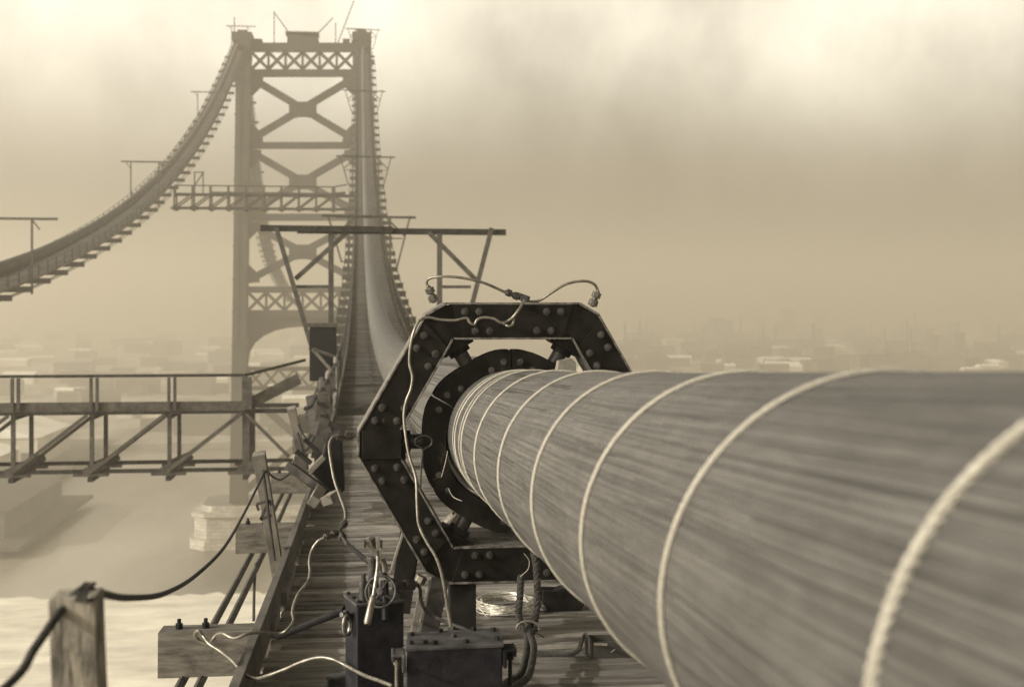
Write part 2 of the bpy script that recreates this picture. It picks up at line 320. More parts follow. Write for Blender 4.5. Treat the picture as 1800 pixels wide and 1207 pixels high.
# ------------------------------------------------------------------ main cables
def cable(name, X, lab, near=False):
    t = thing(name, (X, 0, CZ+ztop(0)-RAD), lab, 'bridge cable')
    def rad(d):
        if d < 7.55: return RAD
        if d < 9.2: return RAD+(.47-RAD)*(math.sin((d-7.55)/1.65*math.pi/2))
        return .47
    def sweep(ds, nseg, pname, m, rf):
        v, f, uv = [], [], []
        for d in ds:
            r = rf(d); zc = CZ+ztop(max(d, 0) if d < 0 else d)-RAD if d >= 0 else CZ+ztop(0)-RAD-.055*0-K*2*S0*d*1
            for k in range(nseg+1):
                a = 2*math.pi*k/nseg; v.append((X+r*math.cos(a), d, zc+r*math.sin(a)))
        for i in range(len(ds)-1):
            for k in range(nseg):
                a = i*(nseg+1)+k; f.append((a, a+nseg+1, a+nseg+2, a+1)); uv.append(((k, i), (k, i+1), (k+1, i+1), (k+1, i)))
        me = bpy.data.meshes.new(pname); me.from_pydata(v, [], f); u = me.uv_layers.new(name='wires'); c = 0
        for q in uv:
            for (k, i) in q: u.data[c].uv = (k/nseg*2.39, ds[i]); c += 1
        for p in me.polygons: p.use_smooth = True
        o = bpy.data.objects.new(pname, me); COL.objects.link(o); me.materials.append(MATS[m]); o.parent = t; o.matrix_parent_inverse = Matrix.Translation(-t.location); return o
    if near:
        ds = [-6+i*.25 for i in range(54)]+[7.55+i*.1 for i in range(18)]+[9.5+i for i in range(30)]+[40+i*5 for i in range(98)]
        sweep(ds, 128, 'wire_bundle', 'cable_wires', rad)
        def wb(d, tx=0, tz=0, r=.0063, R=RAD+.003, n=96):
            pts = []
            for i in range(n):
                a = 2*math.pi*i/n; dd = d+tx*math.cos(a)+tz*math.sin(a)
                pts.append(Vector((X+R*math.cos(a), dd, CZ+ztop(dd)-RAD+R*math.sin(a))))
            pts.append(pts[0])
            mb = MB()
            if d < 1.5: strands(mb, pts, r*.96, 3, .05, 6)
            else: mb.tube(pts[:-1], r, 8, closed=True)
            mb.build('wire_band', 'band', t, smooth=True)
        wb(1.26, .0, 0, .0090); wb(.3); wb(-.7)
        for d, a, b in ((2.17, .01, -.07), (2.95, -.01, -.05), (3.84, .01, .0), (4.78, .01, .01), (5.76, 0, .02)): wb(d, a, b)
        wb(6.55, .03, .04, .006); wb(6.78, .10, .0, .004); wb(6.93, -.04, .06, .004); wb(7.05, .06, -.05, .004); wb(7.12, .0, .03, .004)
        rnd = random.Random(11); mb = MB()    # stray wires lying proud of the bundle
        for i in range(110):
            a = R_(rnd.uniform(95, 262)); d = rnd.uniform(4.2, 7.1); L = rnd.uniform(.25, 1.1); da = rnd.uniform(-.04, .04); pts = []
            for k in range(7):
                q = k/6; dd = d+L*q; r = RAD+.0012+.003*math.sin(math.pi*q); aa = a+da*q
                pts.append((X+r*math.cos(aa), dd, CZ+ztop(dd)-RAD+r*math.sin(aa)))
            if pts[-1][1] < 7.3: mb.tube(pts, .0010, 4)
        tag(mb.build('stray_wire', 'steel_dull', t), kind='stuff')
        for pl in ([(921, 972, 7.0), (930, 985, 7.0), (928, 1000, 7.0), (915, 1012, 7.05)], [(787, 792, 7.1), (783, 812, 7.1), (776, 838, 7.12)], [(788, 858, 7.1), (797, 873, 7.08), (812, 880, 7.05)]):
            MB().tube(PX(pl), .0022, 6).build('loose_wire', 'band', t, smooth=True)
        mb = MB()
        for i in range(26):                  # ragged wires in the flare behind the compactor
            a = R_(rnd.uniform(110, 230)); pts = []
            for k in range(9):
                q = k/8; d = 8+q*4; r = rad(d)+.004+.012*math.sin(math.pi*q)*rnd.random(); aa = a+.03*q
                pts.append((X+r*math.cos(aa), d, CZ+ztop(d)-RAD+r*math.sin(aa)))
            mb.tube(pts, .0025, 4)
        tag(mb.build('stray_wire', 'steel_dull', t), kind='stuff')
    else:
        sweep([40+i*5 for i in range(98)], 20, 'wire_bundle', 'cable_far', lambda d: .5)
    return t
XR, XL = .9, -27.4
cable('main_cable', XR, 'huge bundled wire cable with pale wire bands running past the camera to the tower', True)
cable('main_cable', XL, 'dark sagging cable on the left rising to the left leg of the tower')
# ------------------------------------------------------------------ footwalks
def footwalk(X, lab, near):
    t = thing('footwalk', (X, 42, zfl(42)), lab, 'footwalk')
    rnd = random.Random(5)
    d = -6.0 if near else 60.0; mb = MB(); mid = MB()
    while d < 520:
        p = .17 if (near and d < 90) else .68
        w = p*.66 if p < .2 else p*.93
        z = CZ+(ztop(d) if d > 0 else ztop(0)-K*2*S0*d)-1.6; sl = (ztop(d+.5)-ztop(d-.5)) if d > 1 else -.058
        yy = (math.floor(d/.17)+.5)*.17 if p < .2 else d
        M = Matrix.Rotation(math.atan(sl), 3, 'X') @ Matrix.Rotation(rnd.uniform(-.004, .004), 3, 'Z')
        lx = rnd.uniform(-.05, .07) if rnd.random() > .12 else -.14
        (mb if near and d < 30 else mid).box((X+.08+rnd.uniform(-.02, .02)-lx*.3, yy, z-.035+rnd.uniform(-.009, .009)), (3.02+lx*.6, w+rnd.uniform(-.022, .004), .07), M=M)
        d += p
    if near: mb.build('floor', 'slat', t)
    mid.build('floor', 'slat_far', t)
    def run(xo, zo, w, h, m, name, d0=None, d1=520, step=4):
        q = MB(); dd = (-6 if near else 60) if d0 is None else d0
        while dd < d1:
            e = min(dd+step, d1); za = CZ+(ztop(dd) if dd > 0 else ztop(0)-K*2*S0*dd)-1.6+zo; zb = CZ+(ztop(e) if e > 0 else ztop(0)-K*2*S0*e)-1.6+zo
            q.beam((X+xo, dd, za), (X+xo, e, zb), w, h, (0, 0, 1)); dd = e
        return q.build(name, m, t, bevel=.004 if near else 0)
    cb = run(-1.46, .085, .05, .22, 'curb', 'curb_board', step=2.6 if near else 5)
    run(1.62, .075, .055, .17, 'timber', 'curb_board', step=5)
    for xo in (-1.2, 0, 1.2): run(xo, -.155, .12, .14, 'timber_dark', 'stringer', step=5)
    for xo in (-2.03, -1.91, 1.93, 2.05): # footwalk ropes under the floor
        q = MB(); ds = [(-6 if near else 60)+i*2.5 for i in range(int((526 if near else 460)/2.5))]
        pts = [(X+xo, dd, CZ+(ztop(dd) if dd > 0 else ztop(0)-K*2*S0*dd)-1.99) for dd in ds]
        q.tube(pts, .03, 8 if near else 5); q.build('support_rope', 'timber_mid', t, smooth=True)
    # cross beams
    bd = [3.2, 8.56, 13.75] if near else []
    d = 19.1 if near else 64.7
    while d < 296: bd.append(d); d += 6.1
    d = 303
    while d < 470 and len(bd) < 96: bd.append(d); d += 6.1
    endL = {}
    for i, d in enumerate(bd):
        sl = math.atan(ztop(d+.5)-ztop(d-.5)); ln = rnd.uniform(-.08, .08); h = .29 if near and d < 30 else .42; z = zfl(d)-.082-h/2
        M = Matrix.Rotation(sl, 3, 'X')
        x0, x1 = (-2.19, 2.5) if near and d < 30 else (-2.35+ln, 2.6+ln)
        MB().box((X+(x0+x1)/2, d, z-.01 if d > 30 else z-.0), (x1-x0, .24 if d < 30 else .42, h), M=M).build('cross_beam', 'timber_scuffed' if (near and d < 30) else 'timber_mid', t, bevel=.006 if near and d < 30 else 0)
        if near and d < 20:                  # bolt heads over the rope clamps
            for xx in (-2.07, -1.9):
                b = MB(); b.cyl((X+xx, d, z+h/2-.01), (X+xx, d, z+h/2+.035), .024, 8); b.cyl((X+xx, d, z+h/2+.03), (X+xx, d, z+h/2+.065), .013, 8); b.build('clamp_bolt', 'black_iron', t)
    # handrail posts and ropes
    if not near or True:
        pd = [q for q in bd if q > 19]
        pm = MB()
        for sx_ in (-1, 1):
            for d in pd: 
                for e in (0, 3.05):
                    MB.box(pm, (X+sx_*(1.62 if sx_ > 0 else 1.52), d+e, zfl(d+e)+.5), (.09, .09, 1.15))
        o = pm.build('handrail_posts_far', 'timber_mid', t); o.name = 'handrail_post'; o['kind'] = 'stuff'
    for sx_ in (-1.54, 1.66):
        for zo in (1.05, .55):
            q = MB(); ds = [d for d in [(15.5 if near else 60)+i*3.05 for i in range(150)] if d < 470]; pts = []
            for a, b in zip(ds, ds[1:]):
                for k in range(2):
                    e = a+(b-a)*k/2; pts.append((X+sx_, e, zfl(e)+zo-.05*(k)))
            q.tube(pts, .03 if zo > 1 else .02, 5); q.build('handrail_rope', 'rope_far', t)
    for sx_ in (-2.3, 2.5):                  # guy rope along the ends of the cross beams
        q = MB(); pts = [(X+sx_, e, zfl(e)-.3) for e in bd if e > 30 and e < 300]
        q.tube(pts, .035, 5); q.build('edge_rope', 'rope_far', t)
    return t
fwR = footwalk(XR, 'slatted timber footwalk under the near cable, littered with gear, climbing to the tower', True)
fwL = footwalk(XL, 'timber footwalk under the left cable seen from the side with beam ends like teeth', False)
# near posts and handrail rope of the near footwalk
def post(p0, p1, w, h, m='timber_post', name='handrail_post'):
    return MB().beam(p0, p1, w, h, (0, 1, 0)).build(name, m, fwR, bevel=.003)
p1b, p1t = P(152, 1500, 2.6), P(134, 1042, 2.6)
post(p1b, p1t, .088, .088)
post(P(494, 1040, 10.2), P(455, 796, 10.0), .095, .12, 'timber')
post(P(541, 850, 15.4), P(512, 716, 15.2), .10, .12, 'timber')
mk = MB()                                   # the painted letter on the second post (reads N on its side)
def stroke(a, b, w):
    A, B = P(*a, 9.93), P(*b, 9.93); mk.beam(A, B, w, .004, (0, 1, 0))
stroke((451, 886), (474, 879), .022); stroke((474, 879), (458, 913), .024); stroke((458, 913), (478, 905), .022); stroke((451, 886), (455, 897), .02); stroke((474, 879), (478, 888), .018)
mk.build('painted_mark', 'mark_paint', fwR)
rp = PX([(-260, 1420, 2.0), (10, 1207, 2.3), (60, 1140, 2.45), (105, 1075, 2.55), (135, 1042, 2.6), (150, 1036, 2.62), (175, 1041, 2.7), (225, 1050, 3.2), (290, 1042, 4.2), (345, 1010, 5.4), (395, 960, 6.9), (430, 900, 8.4), (455, 850, 9.5), (467, 828, 9.9), (480, 838, 11), (495, 842, 12.5), (512, 826, 14), (522, 790, 15.0)], n=8)
rr = [.0082+.0001*q.y for q in rp]
MB().tube(rp, rr, 10).build('handrail_rope', 'rope', fwR, smooth=True)
q = MB()                                    # lashing where the rope crosses the first post
for i in range(4):
    c = P(138+i*5, 1043-abs(i-1.5)*1, 2.55); q.tube([c+Vector((.004*i, .02, -.016)), c+Vector((0, -.02, -.010)), c+Vector((.006, -.02, .012)), c+Vector((.010, .02, .014))], .004, 6)
q.build('lashing', 'rope', fwR, smooth=True)
MB().tube(PX([(462, 826, 9.95), (468, 870, 9.92), (476, 935, 9.95), (483, 985, 10.0)]), .012, 6).build('tie_wire', 'rope_far', fwR)
MB().tube(PX([(523, 760, 15), (534, 800, 15), (540, 830, 15.2)]), .016, 6).build('tie_wire', 'rope_far', fwR)
MB().tube(PX([(450, 990, 12.8), (447, 1030, 12.4), (446, 1090, 12)]), .014, 6).build('tie_wire', 'rope_far', fwR)
# blocks by the curb
for (a, b, w) in (((497, 1052, 8.9), (513, 1000, 10.3), .06), ((520, 985, 10.9), (529, 955, 12), .05), ((476, 1110, 7.9), (486, 1075, 8.4), .05)):
    A, B = P(*a), P(*b); MB().beam(A, B, w, .09, (0, 0, 1)).build('curb_block', 'timber', fwR, bevel=.003)
# ------------------------------------------------------------------ timber gantries astride the footwalks
def gantry(X, Y, lab, th=1.0, flip=1):
    z0 = zfl(Y); s = 53.3; t = thing('timber_gantry', (X, Y, z0), lab, 'timber gantry', 'timber gantries astride the footwalks')
    base = 671+1.9                             # pixel row of floor at 42 m used as origin
    def G(px, py, dy=0): return (X+((px-632)/s-.9)*flip, Y+dy, z0+(668-py)/s)
    def M(a, b, w, name, dep=.15, dy=0, m='timber_mid'): MB().beam(G(*a, dy), G(*b, dy), w*th, dep, (0, 1, 0)).build(name, m, t)
    if flip < 0:
        s = 53.3; xo = .1
        def H(px, py, dy=0): return (X+(px-632)/s-.9+xo, Y+dy, z0+(668-py)/s)
        for a, b, w, n_ in (((525, 405), (880, 406), .2, 'top_beam'), ((590, 410), (590, 720), .15, 'post'), ((777, 410), (777, 720), .15, 'post'), ((590, 455), (560, 412), .1, 'brace'), ((779, 412), (808, 450), .1, 'brace')):
            MB().beam(H(*a), H(*b), w, .14).build(n_, 'timber_mid', t)
        return t
    M((463, 403), (690, 404), .20, 'top_beam', .12, -.1, 'timber_dark'); M((525, 406), (888, 407), .20, 'top_beam', .12, .03, 'timber_dark')
    M((583, 410), (583, 700), .17, 'post'); M((771, 410), (771, 700), .17, 'post')
    M((490, 402), (551, 610), .15, 'raking_post', .12, -.14); M((862, 400), (800, 640), .15, 'raking_post', .12, -.14)
    M((522, 490), (612, 408), .15, 'brace', .12, -.02); M((752, 408), (836, 492), .15, 'brace', .12, -.02)
    M((522, 503), (583, 503), .10, 'strut', .1, .02); M((771, 503), (826, 503), .10, 'strut', .1, .02)
    M((545, 610), (583, 610), .1, 'strut', .1, .02); M((771, 640), (802, 640), .1, 'strut', .1, .02)
    return t
for Y, l in ((42, 'nearest timber gantry with a long beam and raking posts over the near footwalk'), (110, 'second timber gantry up the near footwalk, its beam just above the nearest one'), (176, 'third timber gantry up the near footwalk, level with the horizontal tower strut'), (240, 'fourth timber gantry high on the near footwalk below the tower top')):
    gantry(XR, Y, l)
for Y, l in ((104, 'lowest timber gantry on the left footwalk at the left edge of the photo'), (168, 'middle timber gantry on the left footwalk where the cable starts to steepen'), (236, 'highest timber gantry on the left footwalk close under the tower')):
    gantry(XL, Y, l, flip=-1)
gantry(XR, 297.5, 'timber gantry on the top of the right tower leg'); gantry(XL, 297.5, 'timber gantry on the top of the left tower leg', flip=-1)
# ------------------------------------------------------------------ cross bridges between the footwalks
def cross_bridge(Y, zf, lab, ramp, k=1.0, xe=-2.0):
    t = thing('cross_bridge', (-13, Y, zf), lab, 'cross bridge'); Yn, Yf = Y-1.0, Y+1.2
    xs = [-3.55-2.35*i for i in range(10)]
    def B(a, b, w, h, name, m='timber_mid', up=(0, 1, 0)): MB().beam(a, b, w*k, h*k, up).build(name, m, t)
    x0, x1 = xs[-1], xe
    for yy in (Yn, Yf):
        B((x0, yy, zf-.05), (x1, yy, zf-.05), .14, .12, 'stringer', 'timber_dark'); B((x0, yy, zf-1.88), (x1-.2, yy, zf-1.88), .12, .12, 'bottom_chord', 'timber_dark')
        if yy == Yn: B((x0, yy, zf+1.08), (xs[0], yy, zf+1.08), .09, .1, 'handrail', 'timber_dark'); B((xs[0], yy, zf+1.08), (-1.75, Y, zf+1.5), .09, .1, 'handrail', 'timber_dark')
        for i, x in enumerate(xs):
            B((x, yy, zf-1.85), (x, yy, zf-.1), .12 if i else .22, .12, 'post')
            for e_ in ((.0, .18) if i else (.04,)):
                if yy == Yn: B((x+e_, yy-.12, zf+.02), (x+e_, yy-.12, zf+1.03), .09 if i else .3, .1, 'rail_post')
            if i < len(xs)-1: B((xs[i+1]-.05, yy-.11, zf-1.9), (x-.12, yy-.11, zf-.12), .11, .08, 'diagonal')
            B((x-.55, yy+.02, zf-1.98), (x+.5, yy+.02, zf-1.98), .10, .22, 'foot_block'); B((x-.25, yy+.03, zf-1.93), (x+.4, yy+.03, zf-1.66), .26, .20, 'foot_block')
    B((x1-.2, Yn-.11, zf-1.5), (xs[0], Yn-.11, zf-.12), .10, .08, 'diagonal')
    for x in xs: B((x, Yn-.3, zf-2.1), (x, Yf+.3, zf-2.1), .15, .14, 'cross_tie', 'timber_dark', (0, 0, 1)); B((x, Yn, zf-.2), (x, Yf, zf-.2), .15, .14, 'cross_tie', 'timber_dark', (0, 0, 1))
    fl = MB(); x = x0
    while x < xs[0]: fl.box((x, Y+.1, zf+.045), (.16, 2.3, .035)); x += .19
    fl.build('floor', 'timber_mid', t)
    MB().beam((xs[7], Yn-.06, zf+.14), (xs[0], Yn-.06, zf+.12), .30, .03, (0, 1, 0)).build('side_board', 'timber_mid', t)
    MB().beam((xs[0], Yn, zf+.12), (-1.9, Yn+.2, zf+.95 if ramp else zf+.3), .36, .05, (0, 1, 0)).build('ramp_board', 'timber_mid', t)
    return t
cross_bridge(42, CZ-3.3, 'timber truss cross bridge with handrails low on the left, nearest the camera', True)
cross_bridge(177, CZ+14.9, 'distant timber truss cross bridge between the footwalks in front of the tower', False, 1.7, -.7)
t = thing('rigging_frame', P(349, 335, 176), 'small timber frame standing on the distant cross bridge', 'timber frame')
for a, b in (((342, 302), (342, 340)), ((357, 302), (357, 340)), ((340, 303), (359, 303)), ((357, 304), (343, 325))): MB().beam(P(*a, 176), P(*b, 176), .16, .16).build('member', 'timber_mid', t)
# ------------------------------------------------------------------ tower
TY = 298.0
tw = thing('suspension_tower', P(532, 880, 300), 'tall hazy steel bridge tower with crossed bracing and lattice portal struts', 'bridge tower')
def TM(a, b, wpx, name, dep=1.3, y=TY, m='tower_steel'):
    return MB().beam(P(*a, y), P(*b, y), wpx/7.5, dep, (0, 1, 0)).build(name, m, tw)
CX = 532
for sg in (-1, 1):
    def X_(x): return CX+sg*(x-CX)
    for (yy, nm) in ((295, 'leg'), (302, 'leg')):
        mb = MB(); q = [P(X_(415), 72, yy), P(X_(441), 72, yy), P(X_(433), 600, yy), P(X_(408), 600, yy), ]
        mb.prism(q, (0, -.0, 0), (0, 4.2 if yy == 295 else 3.4, 0)); l = mb.build('leg', 'tower_steel', tw)
        mb = MB(); q = [P(X_(408), 600, yy), P(X_(433), 600, yy), P(X_(434), 885, yy), P(X_(403), 885, yy)]
        mb.prism(q, (0, 0, 0), (0, 4, 0)); mb.build('leg', 'tower_steel', tw)
        for k in range(14):
            y0 = 85+k*58; xo = 415-(y0-72)*.0125
            MB().beam(P(X_(xo-1.3), y0, yy-.15), P(X_(xo+25), y0, yy-.15), .35, .35).build('splice_plate', 'tower_steel', tw)
    MB().prism([P(X_(418), 112, 294.8), P(X_(424), 112, 294.8), P(X_(418), 600, 294.8), P(X_(412), 600, 294.8)], (0, 0, 0), (0, .25, 0)).build('cover_plate', 'tower_steel', tw)
    MB().box(P(X_(428), 70, 299), (4.4, 8, 2.0)).build('saddle', 'tower_steel', tw)
    MB().box(P(X_(428), 62, 299), (2.2, 6, 1.2)).build('saddle', 'tower_steel', tw)
    MB().box(P(X_(455), 76, 299), (1.6, 4, 1.2)).build('saddle', 'tower_steel', tw)
for y in (TY-1, TY+4):
    # top portal
    TM((435, 84), (629, 84), 15, 'chord', y=y); TM((438, 129), (626, 129), 12, 'chord', y=y)
    for i in range(6):
        xa, xb = 442+i*30, 472+i*30
        TM((xa, 122), (xb, 92), 5, 'lattice_bar', .5, y); TM((xa, 92), (xb, 122), 5, 'lattice_bar', .5, y+.2); TM((xb, 92), (xb, 122), 4, 'lattice_bar', .5, y)
    def panel(y0, y1, xl0, xl1):
        xr0, xr1 = 2*CX-xl0, 2*CX-xl1; cy = (y0+y1)/2
        TM((xl0, y0), (xr1, y1), 12, 'diagonal', 1.0, y); TM((xr0, y0), (xl1, y1), 12, 'diagonal', 1.0, y+.3)
        g = []
        for (dx, dy) in ((-24, -9), (-17, -14), (-6, -13), (6, -13), (17, -14), (24, -9), (24, 9), (17, 14), (6, 12), (-6, 12), (-17, 14), (-24, 9)): g.append(P(CX+dx, cy+dy, y-.8))
        MB().prism(g, (0, 0, 0), (0, 1.9, 0)).build('gusset_plate', 'tower_steel', tw)
        for (cx_, sg) in ((xl0-6, 1), (2*CX-xl0+6, -1)):
            for (cy_, dy) in ((y0, 1), (y1, -1)):
                MB().prism([P(cx_-2*sg, cy_-6*dy, y-.6), P(cx_+22*sg, cy_-4*dy, y-.6), P(cx_+20*sg, cy_+10*dy, y-.6), P(cx_+4*sg, cy_+26*dy, y-.6), P(cx_-2*sg, cy_+26*dy, y-.6)], (0, 0, 0), (0, 1.5, 0)).build('gusset_plate', 'tower_steel', tw)
    panel(140, 244, 446, 444); TM((436, 256), (628, 256), 11, 'strut', y=y)
    panel(268, 372, 443, 441); TM((434, 382), (630, 382), 12, 'strut', y=y)
    panel(394, 492, 440, 438)
    TM((432, 509), (632, 509), 11, 'chord', y=y); TM((432, 552), (632, 552), 14, 'chord', y=y)
    for i in range(6):
        xa, xb = 436+i*32, 468+i*32
        TM((xa, 545), (xb, 514), 5, 'lattice_bar', .5, y); TM((xa, 514), (xb, 545), 5, 'lattice_bar', .5, y+.2); TM((xb, 514), (xb, 545), 4, 'lattice_bar', .5, y)
    # arch under the portal strut
    pl = [P(430, 559, y), P(634, 559, y), P(634, 640, y)]
    for k in range(13):
        a = math.pi*k/12; pl.append(P(CX+94*math.cos(a)*1.02, 640-66*math.sin(a)**.8, y))
    pl.append(P(430, 640, y))
    for k in range(12):
        a0, a1 = math.pi*k/12, math.pi*(k+1)/12
        def A(a): return (CX+96*math.cos(a), 640-66*math.sin(a)**.8)
        p, r = A(a0), A(a1); MB().prism([P(p[0], 556, y), P(p[0], p[1], y), P(r[0], r[1], y), P(r[0], 556, y)], (0, 0, 0), (0, .9, 0)).build('arch_web', 'tower_steel', tw)
    TM((430, 648), (634, 648), 7, 'chord', y=y); TM((430, 682), (634, 682), 7, 'chord', y=y)
    for i in range(7):
        xa, xb = 436+i*27, 463+i*27
        TM((xa, 680), (xb, 650), 4, 'lattice_bar', .5, y); TM((xa, 650), (xb, 680), 4, 'lattice_bar', .5, y+.2)
    TM((434, 690), (630, 860), 12, 'diagonal', 1, y); TM((630, 690), (434, 860), 12, 'diagonal', 1, y+.3)
mb = MB(); c = P(532, 884, 300)
mp_ = thing('masonry_pier', (c.x, 303, 0), 'pale stone river pier under the tower legs', 'bridge pier')
def octo(hx, hy, z, ch): return [(c.x+sx_*x, 303+sy_*y, z) for sx_, sy_, x, y in ((-1, -1, hx-ch, hy), (1, -1, hx-ch, hy), (1, -1, hx, hy-ch), (1, 1, hx, hy-ch), (1, 1, hx-ch, hy), (-1, 1, hx-ch, hy), (-1, 1, hx, hy-ch), (-1, -1, hx, hy-ch))]
def pier(z0, z1, hx, hy, ch, nm):
    b = MB(); b.prism(octo(hx, hy, z0, ch), (0, 0, 0), (0, 0, z1-z0)); b.build(nm, 'masonry', mp_, bevel=.15)
pier(-1, 2.2, 25, 11, 3.5, 'footing'); pier(2.2, 7.2, 24, 10, 3, 'shaft'); pier(7.2, 8.2, 24.6, 10.6, 3, 'coping'); pier(8.2, 9.6, 22.5, 8.8, 2.5, 'pedestal')
for k in range(3): b = MB(); 
# derrick and hut on the tower top
dk = thing('derrick', P(530, 75, 300), 'thin timber derrick and booms on top of the tower', 'derrick')
for a, b, nm in (((482, 20), (482, 78), 'mast'), ((482, 22), (515, 68), 'stay'), ((585, 32), (552, 66), 'boom'), ((590, 40), (590, 78), 'mast'), ((622, 2), (594, 76), 'boom'), ((412, 30), (412, 72), 'mast')):
    MB().beam(P(*a, 300), P(*b, 300), .22, .22).build(nm, 'timber_mid', dk)
hut = thing('hoist_house', P(532, 78, 300), 'low boxy hoist house on the middle of the tower top strut', 'hut')
MB().prism([P(505, 80, 297), P(505, 64, 297), P(512, 61, 297), P(556, 65, 297), P(560, 68, 297), P(560, 80, 297)], (0, 0, 0), (0, 5, 0)).build('wall', 'tower_steel', hut)
MB().box(P(532, 61, 299.5), (7.6, 5.6, .25)).build('roof', 'roof_dark', hut)
# ------------------------------------------------------------------ far shore
def copy_tree(o, loc, rz, label, group, sc=1):
    r = o.copy(); COL.objects.link(r); r.location = loc; r.rotation_euler.z = rz; r.scale = (sc, sc, sc); r['label'] = label; r['group'] = group
    for ch in list(o.children):
        cc = ch.copy(); COL.objects.link(cc); cc.parent = r; cc.matrix_parent_inverse = Matrix.Identity(4)
    return r
used = {}
def building(kind):
    nm, w, d, h, wallm, roofm = {'row': ('row_house', 34, 12, 10, 'wall_brick', 'roof_dark'), 'shed': ('warehouse', 46, 18, 9, 'wall_pale', 'roof_light'), 'fac': ('factory', 40, 22, 16, 'wall_brick', 'roof_dark'), 'tall': ('office_block', 20, 18, 46, 'wall_brick', 'roof_dark'), 'lowp': ('brick_warehouse', 30, 16, 12, 'wall_brick', 'roof_dark')}[kind]
    t = thing(nm, (0, 0, 0), '', 'building')
    MB().box((0, 0, h/2), (w, d, h)).build('wall', wallm, t)
    if kind in ('shed', 'lowp', 'row'):
        k = 4 if kind != 'row' else 2.2; b = MB(); b.prism([(-w/2-.5, -d/2-.5, h+.01), (-w/2-.5, d/2+.5, h+.01), (-w/2-.5, 0, h+k)], (0, 0, 0), (w+1, 0, 0)); b.build('roof', roofm, t)
    else: MB().box((0, 0, h+.5), (w+.8, d+.8, 1)).build('roof', roofm, t)
    if kind in ('fac',): MB().cyl((w/3, 0, h), (w/3, 0, h+26), 1.7, 10, 1.1).build('chimney', 'smokestack', t)
    return t
protos = {k: building(k) for k in ('row', 'shed', 'fac', 'tall', 'lowp')}
LB = {'row': 'row of dark houses', 'shed': 'long pale warehouse', 'fac': 'factory with a chimney', 'tall': 'tall office block', 'lowp': 'dark works building'}
rnd = random.Random(21); PL = []
def place(k, px, yb, side): PL.append((k, px, yb, side, rnd.choice((0, 0, 0, .12, -.15, math.pi/2, .4)), rnd.uniform(.34, .62)))
for i in range(120): place(rnd.choice(('row', 'shed', 'shed', 'row', 'lowp', 'lowp', 'shed', 'row')), rnd.uniform(0, 600), rnd.uniform(580, 690) if i % 3 else rnd.uniform(580, 795), -1)
for i in range(200): place(rnd.choice(('row', 'shed', 'row', 'row', 'lowp', 'shed', 'lowp', 'fac')), rnd.uniform(1010, 1810), rnd.uniform(572, 662), 1)
for i in range(7): place('tall', rnd.uniform(1180, 1740), rnd.uniform(588, 615), 1)
for px, yb in ((1640, 632), (1684, 632), (1245, 602), (1262, 594), (1385, 592), (1590, 600), (1440, 585)): place('tall', px, yb, 1)
ORD = 'first second third fourth fifth sixth seventh eighth ninth tenth eleventh twelfth thirteenth fourteenth fifteenth sixteenth seventeenth eighteenth nineteenth twentieth'.split()
ORD += ['twenty-'+o for o in ORD[:9]]+['thirtieth']+['thirty-'+o for o in ORD[:9]]+['fortieth']+['forty-'+o for o in ORD[:9]]+['fiftieth']+['fifty-'+o for o in ORD[:9]]+['sixtieth']+['sixty-'+o for o in ORD[:9]]
ROWS = ('farthest', 'far', 'middle', 'nearer', 'nearest')
rows = {}
for q in PL:
    lo, hi = (578, 796) if q[3] < 0 else (570, 664)
    rows.setdefault((q[3], min(4, int((q[2]-lo)/(hi-lo)*5))), []).append(q)
for (side, rw), L_ in rows.items():
    for n_, (k, px, yb, _, rz, sc) in enumerate(sorted(L_, key=lambda q: q[1])):
        Y = max((CZ-2.4)*FPX/(yb-HOR), 530); sc = sc*(1+Y/2600)*(.85 if k == 'tall' else .68 if k == 'shed' else 1); X = P(px, HOR, Y).x
        lab = LB[k]+', '+ORD[n_]+' from the left in the '+ROWS[rw]+(' row left of the tower' if side < 0 else ' row above the cable'); gr = 'hazy buildings left of the tower' if side < 0 else 'hazy buildings right of the frame'
        if k not in used:
            used[k] = 1; o = protos[k]; o.location = (X, Y, 2.4); o.rotation_euler.z = rz; o['label'] = lab; o['group'] = gr; o.scale = (sc, sc, sc)
            for ch in o.children: ch.matrix_parent_inverse = Matrix.Identity(4)
        else: copy_tree(protos[k], (X, Y, 2.4), rz, lab, gr, sc)
# wharf with two sheds at the left edge
wh = thing('wharf', (-112, 430, 0), 'long timber wharf jutting into the river at the left edge', 'wharf')
MB().box((-128, 440, 2.2), (70, 150, .8)).build('deck', 'timber_mid', wh)
MB().box((-112, 325.8, 2.1), (78, 78, .8)).build('deck', 'timber_mid', wh)
for i in range(12):
    b = MB(); b.cyl((-94, 370+i*12, -1), (-94, 370+i*12, 1.85), .5, 8); b.build('pile', 'timber_mid', wh)
for (x, y, w, d, h, l) in ((-106, 326, 54, 56, 6, 'broad gabled pier shed at the river end of the wharf, beside the bright strip of water'), (-128, 392, 46, 40, 8, 'pale gabled pier shed between the broad one and the hindmost one'), (-124, 455, 40, 46, 9, 'hindmost pale gabled pier shed on the wharf')):
    t = thing('pier_shed', (x, y, 2.6), l, 'shed')
    MB().box((x, y, 2.6+h/2), (w, d, h)).build('wall', 'wall_brick' if y < 350 else 'wall_pale', t)
    b = MB(); b.prism([(x-w/2-.6, y-d/2-.6, 2.6+h+.01), (x+w/2+.6, y-d/2-.6, 2.6+h+.01), (x, y-d/2-.6, 2.6+h+6)], (0, 0, 0), (0, d+1.2, 0)); b.build('roof', 'roof_dark' if y < 350 else 'roof_light', t)
    for i in range(6): MB().box((x-w/2+4+i*(w-8)/5, y-d/2-.05, 4.9), (2.6, .2, 3.6)).build('door', 'window_dark', t)
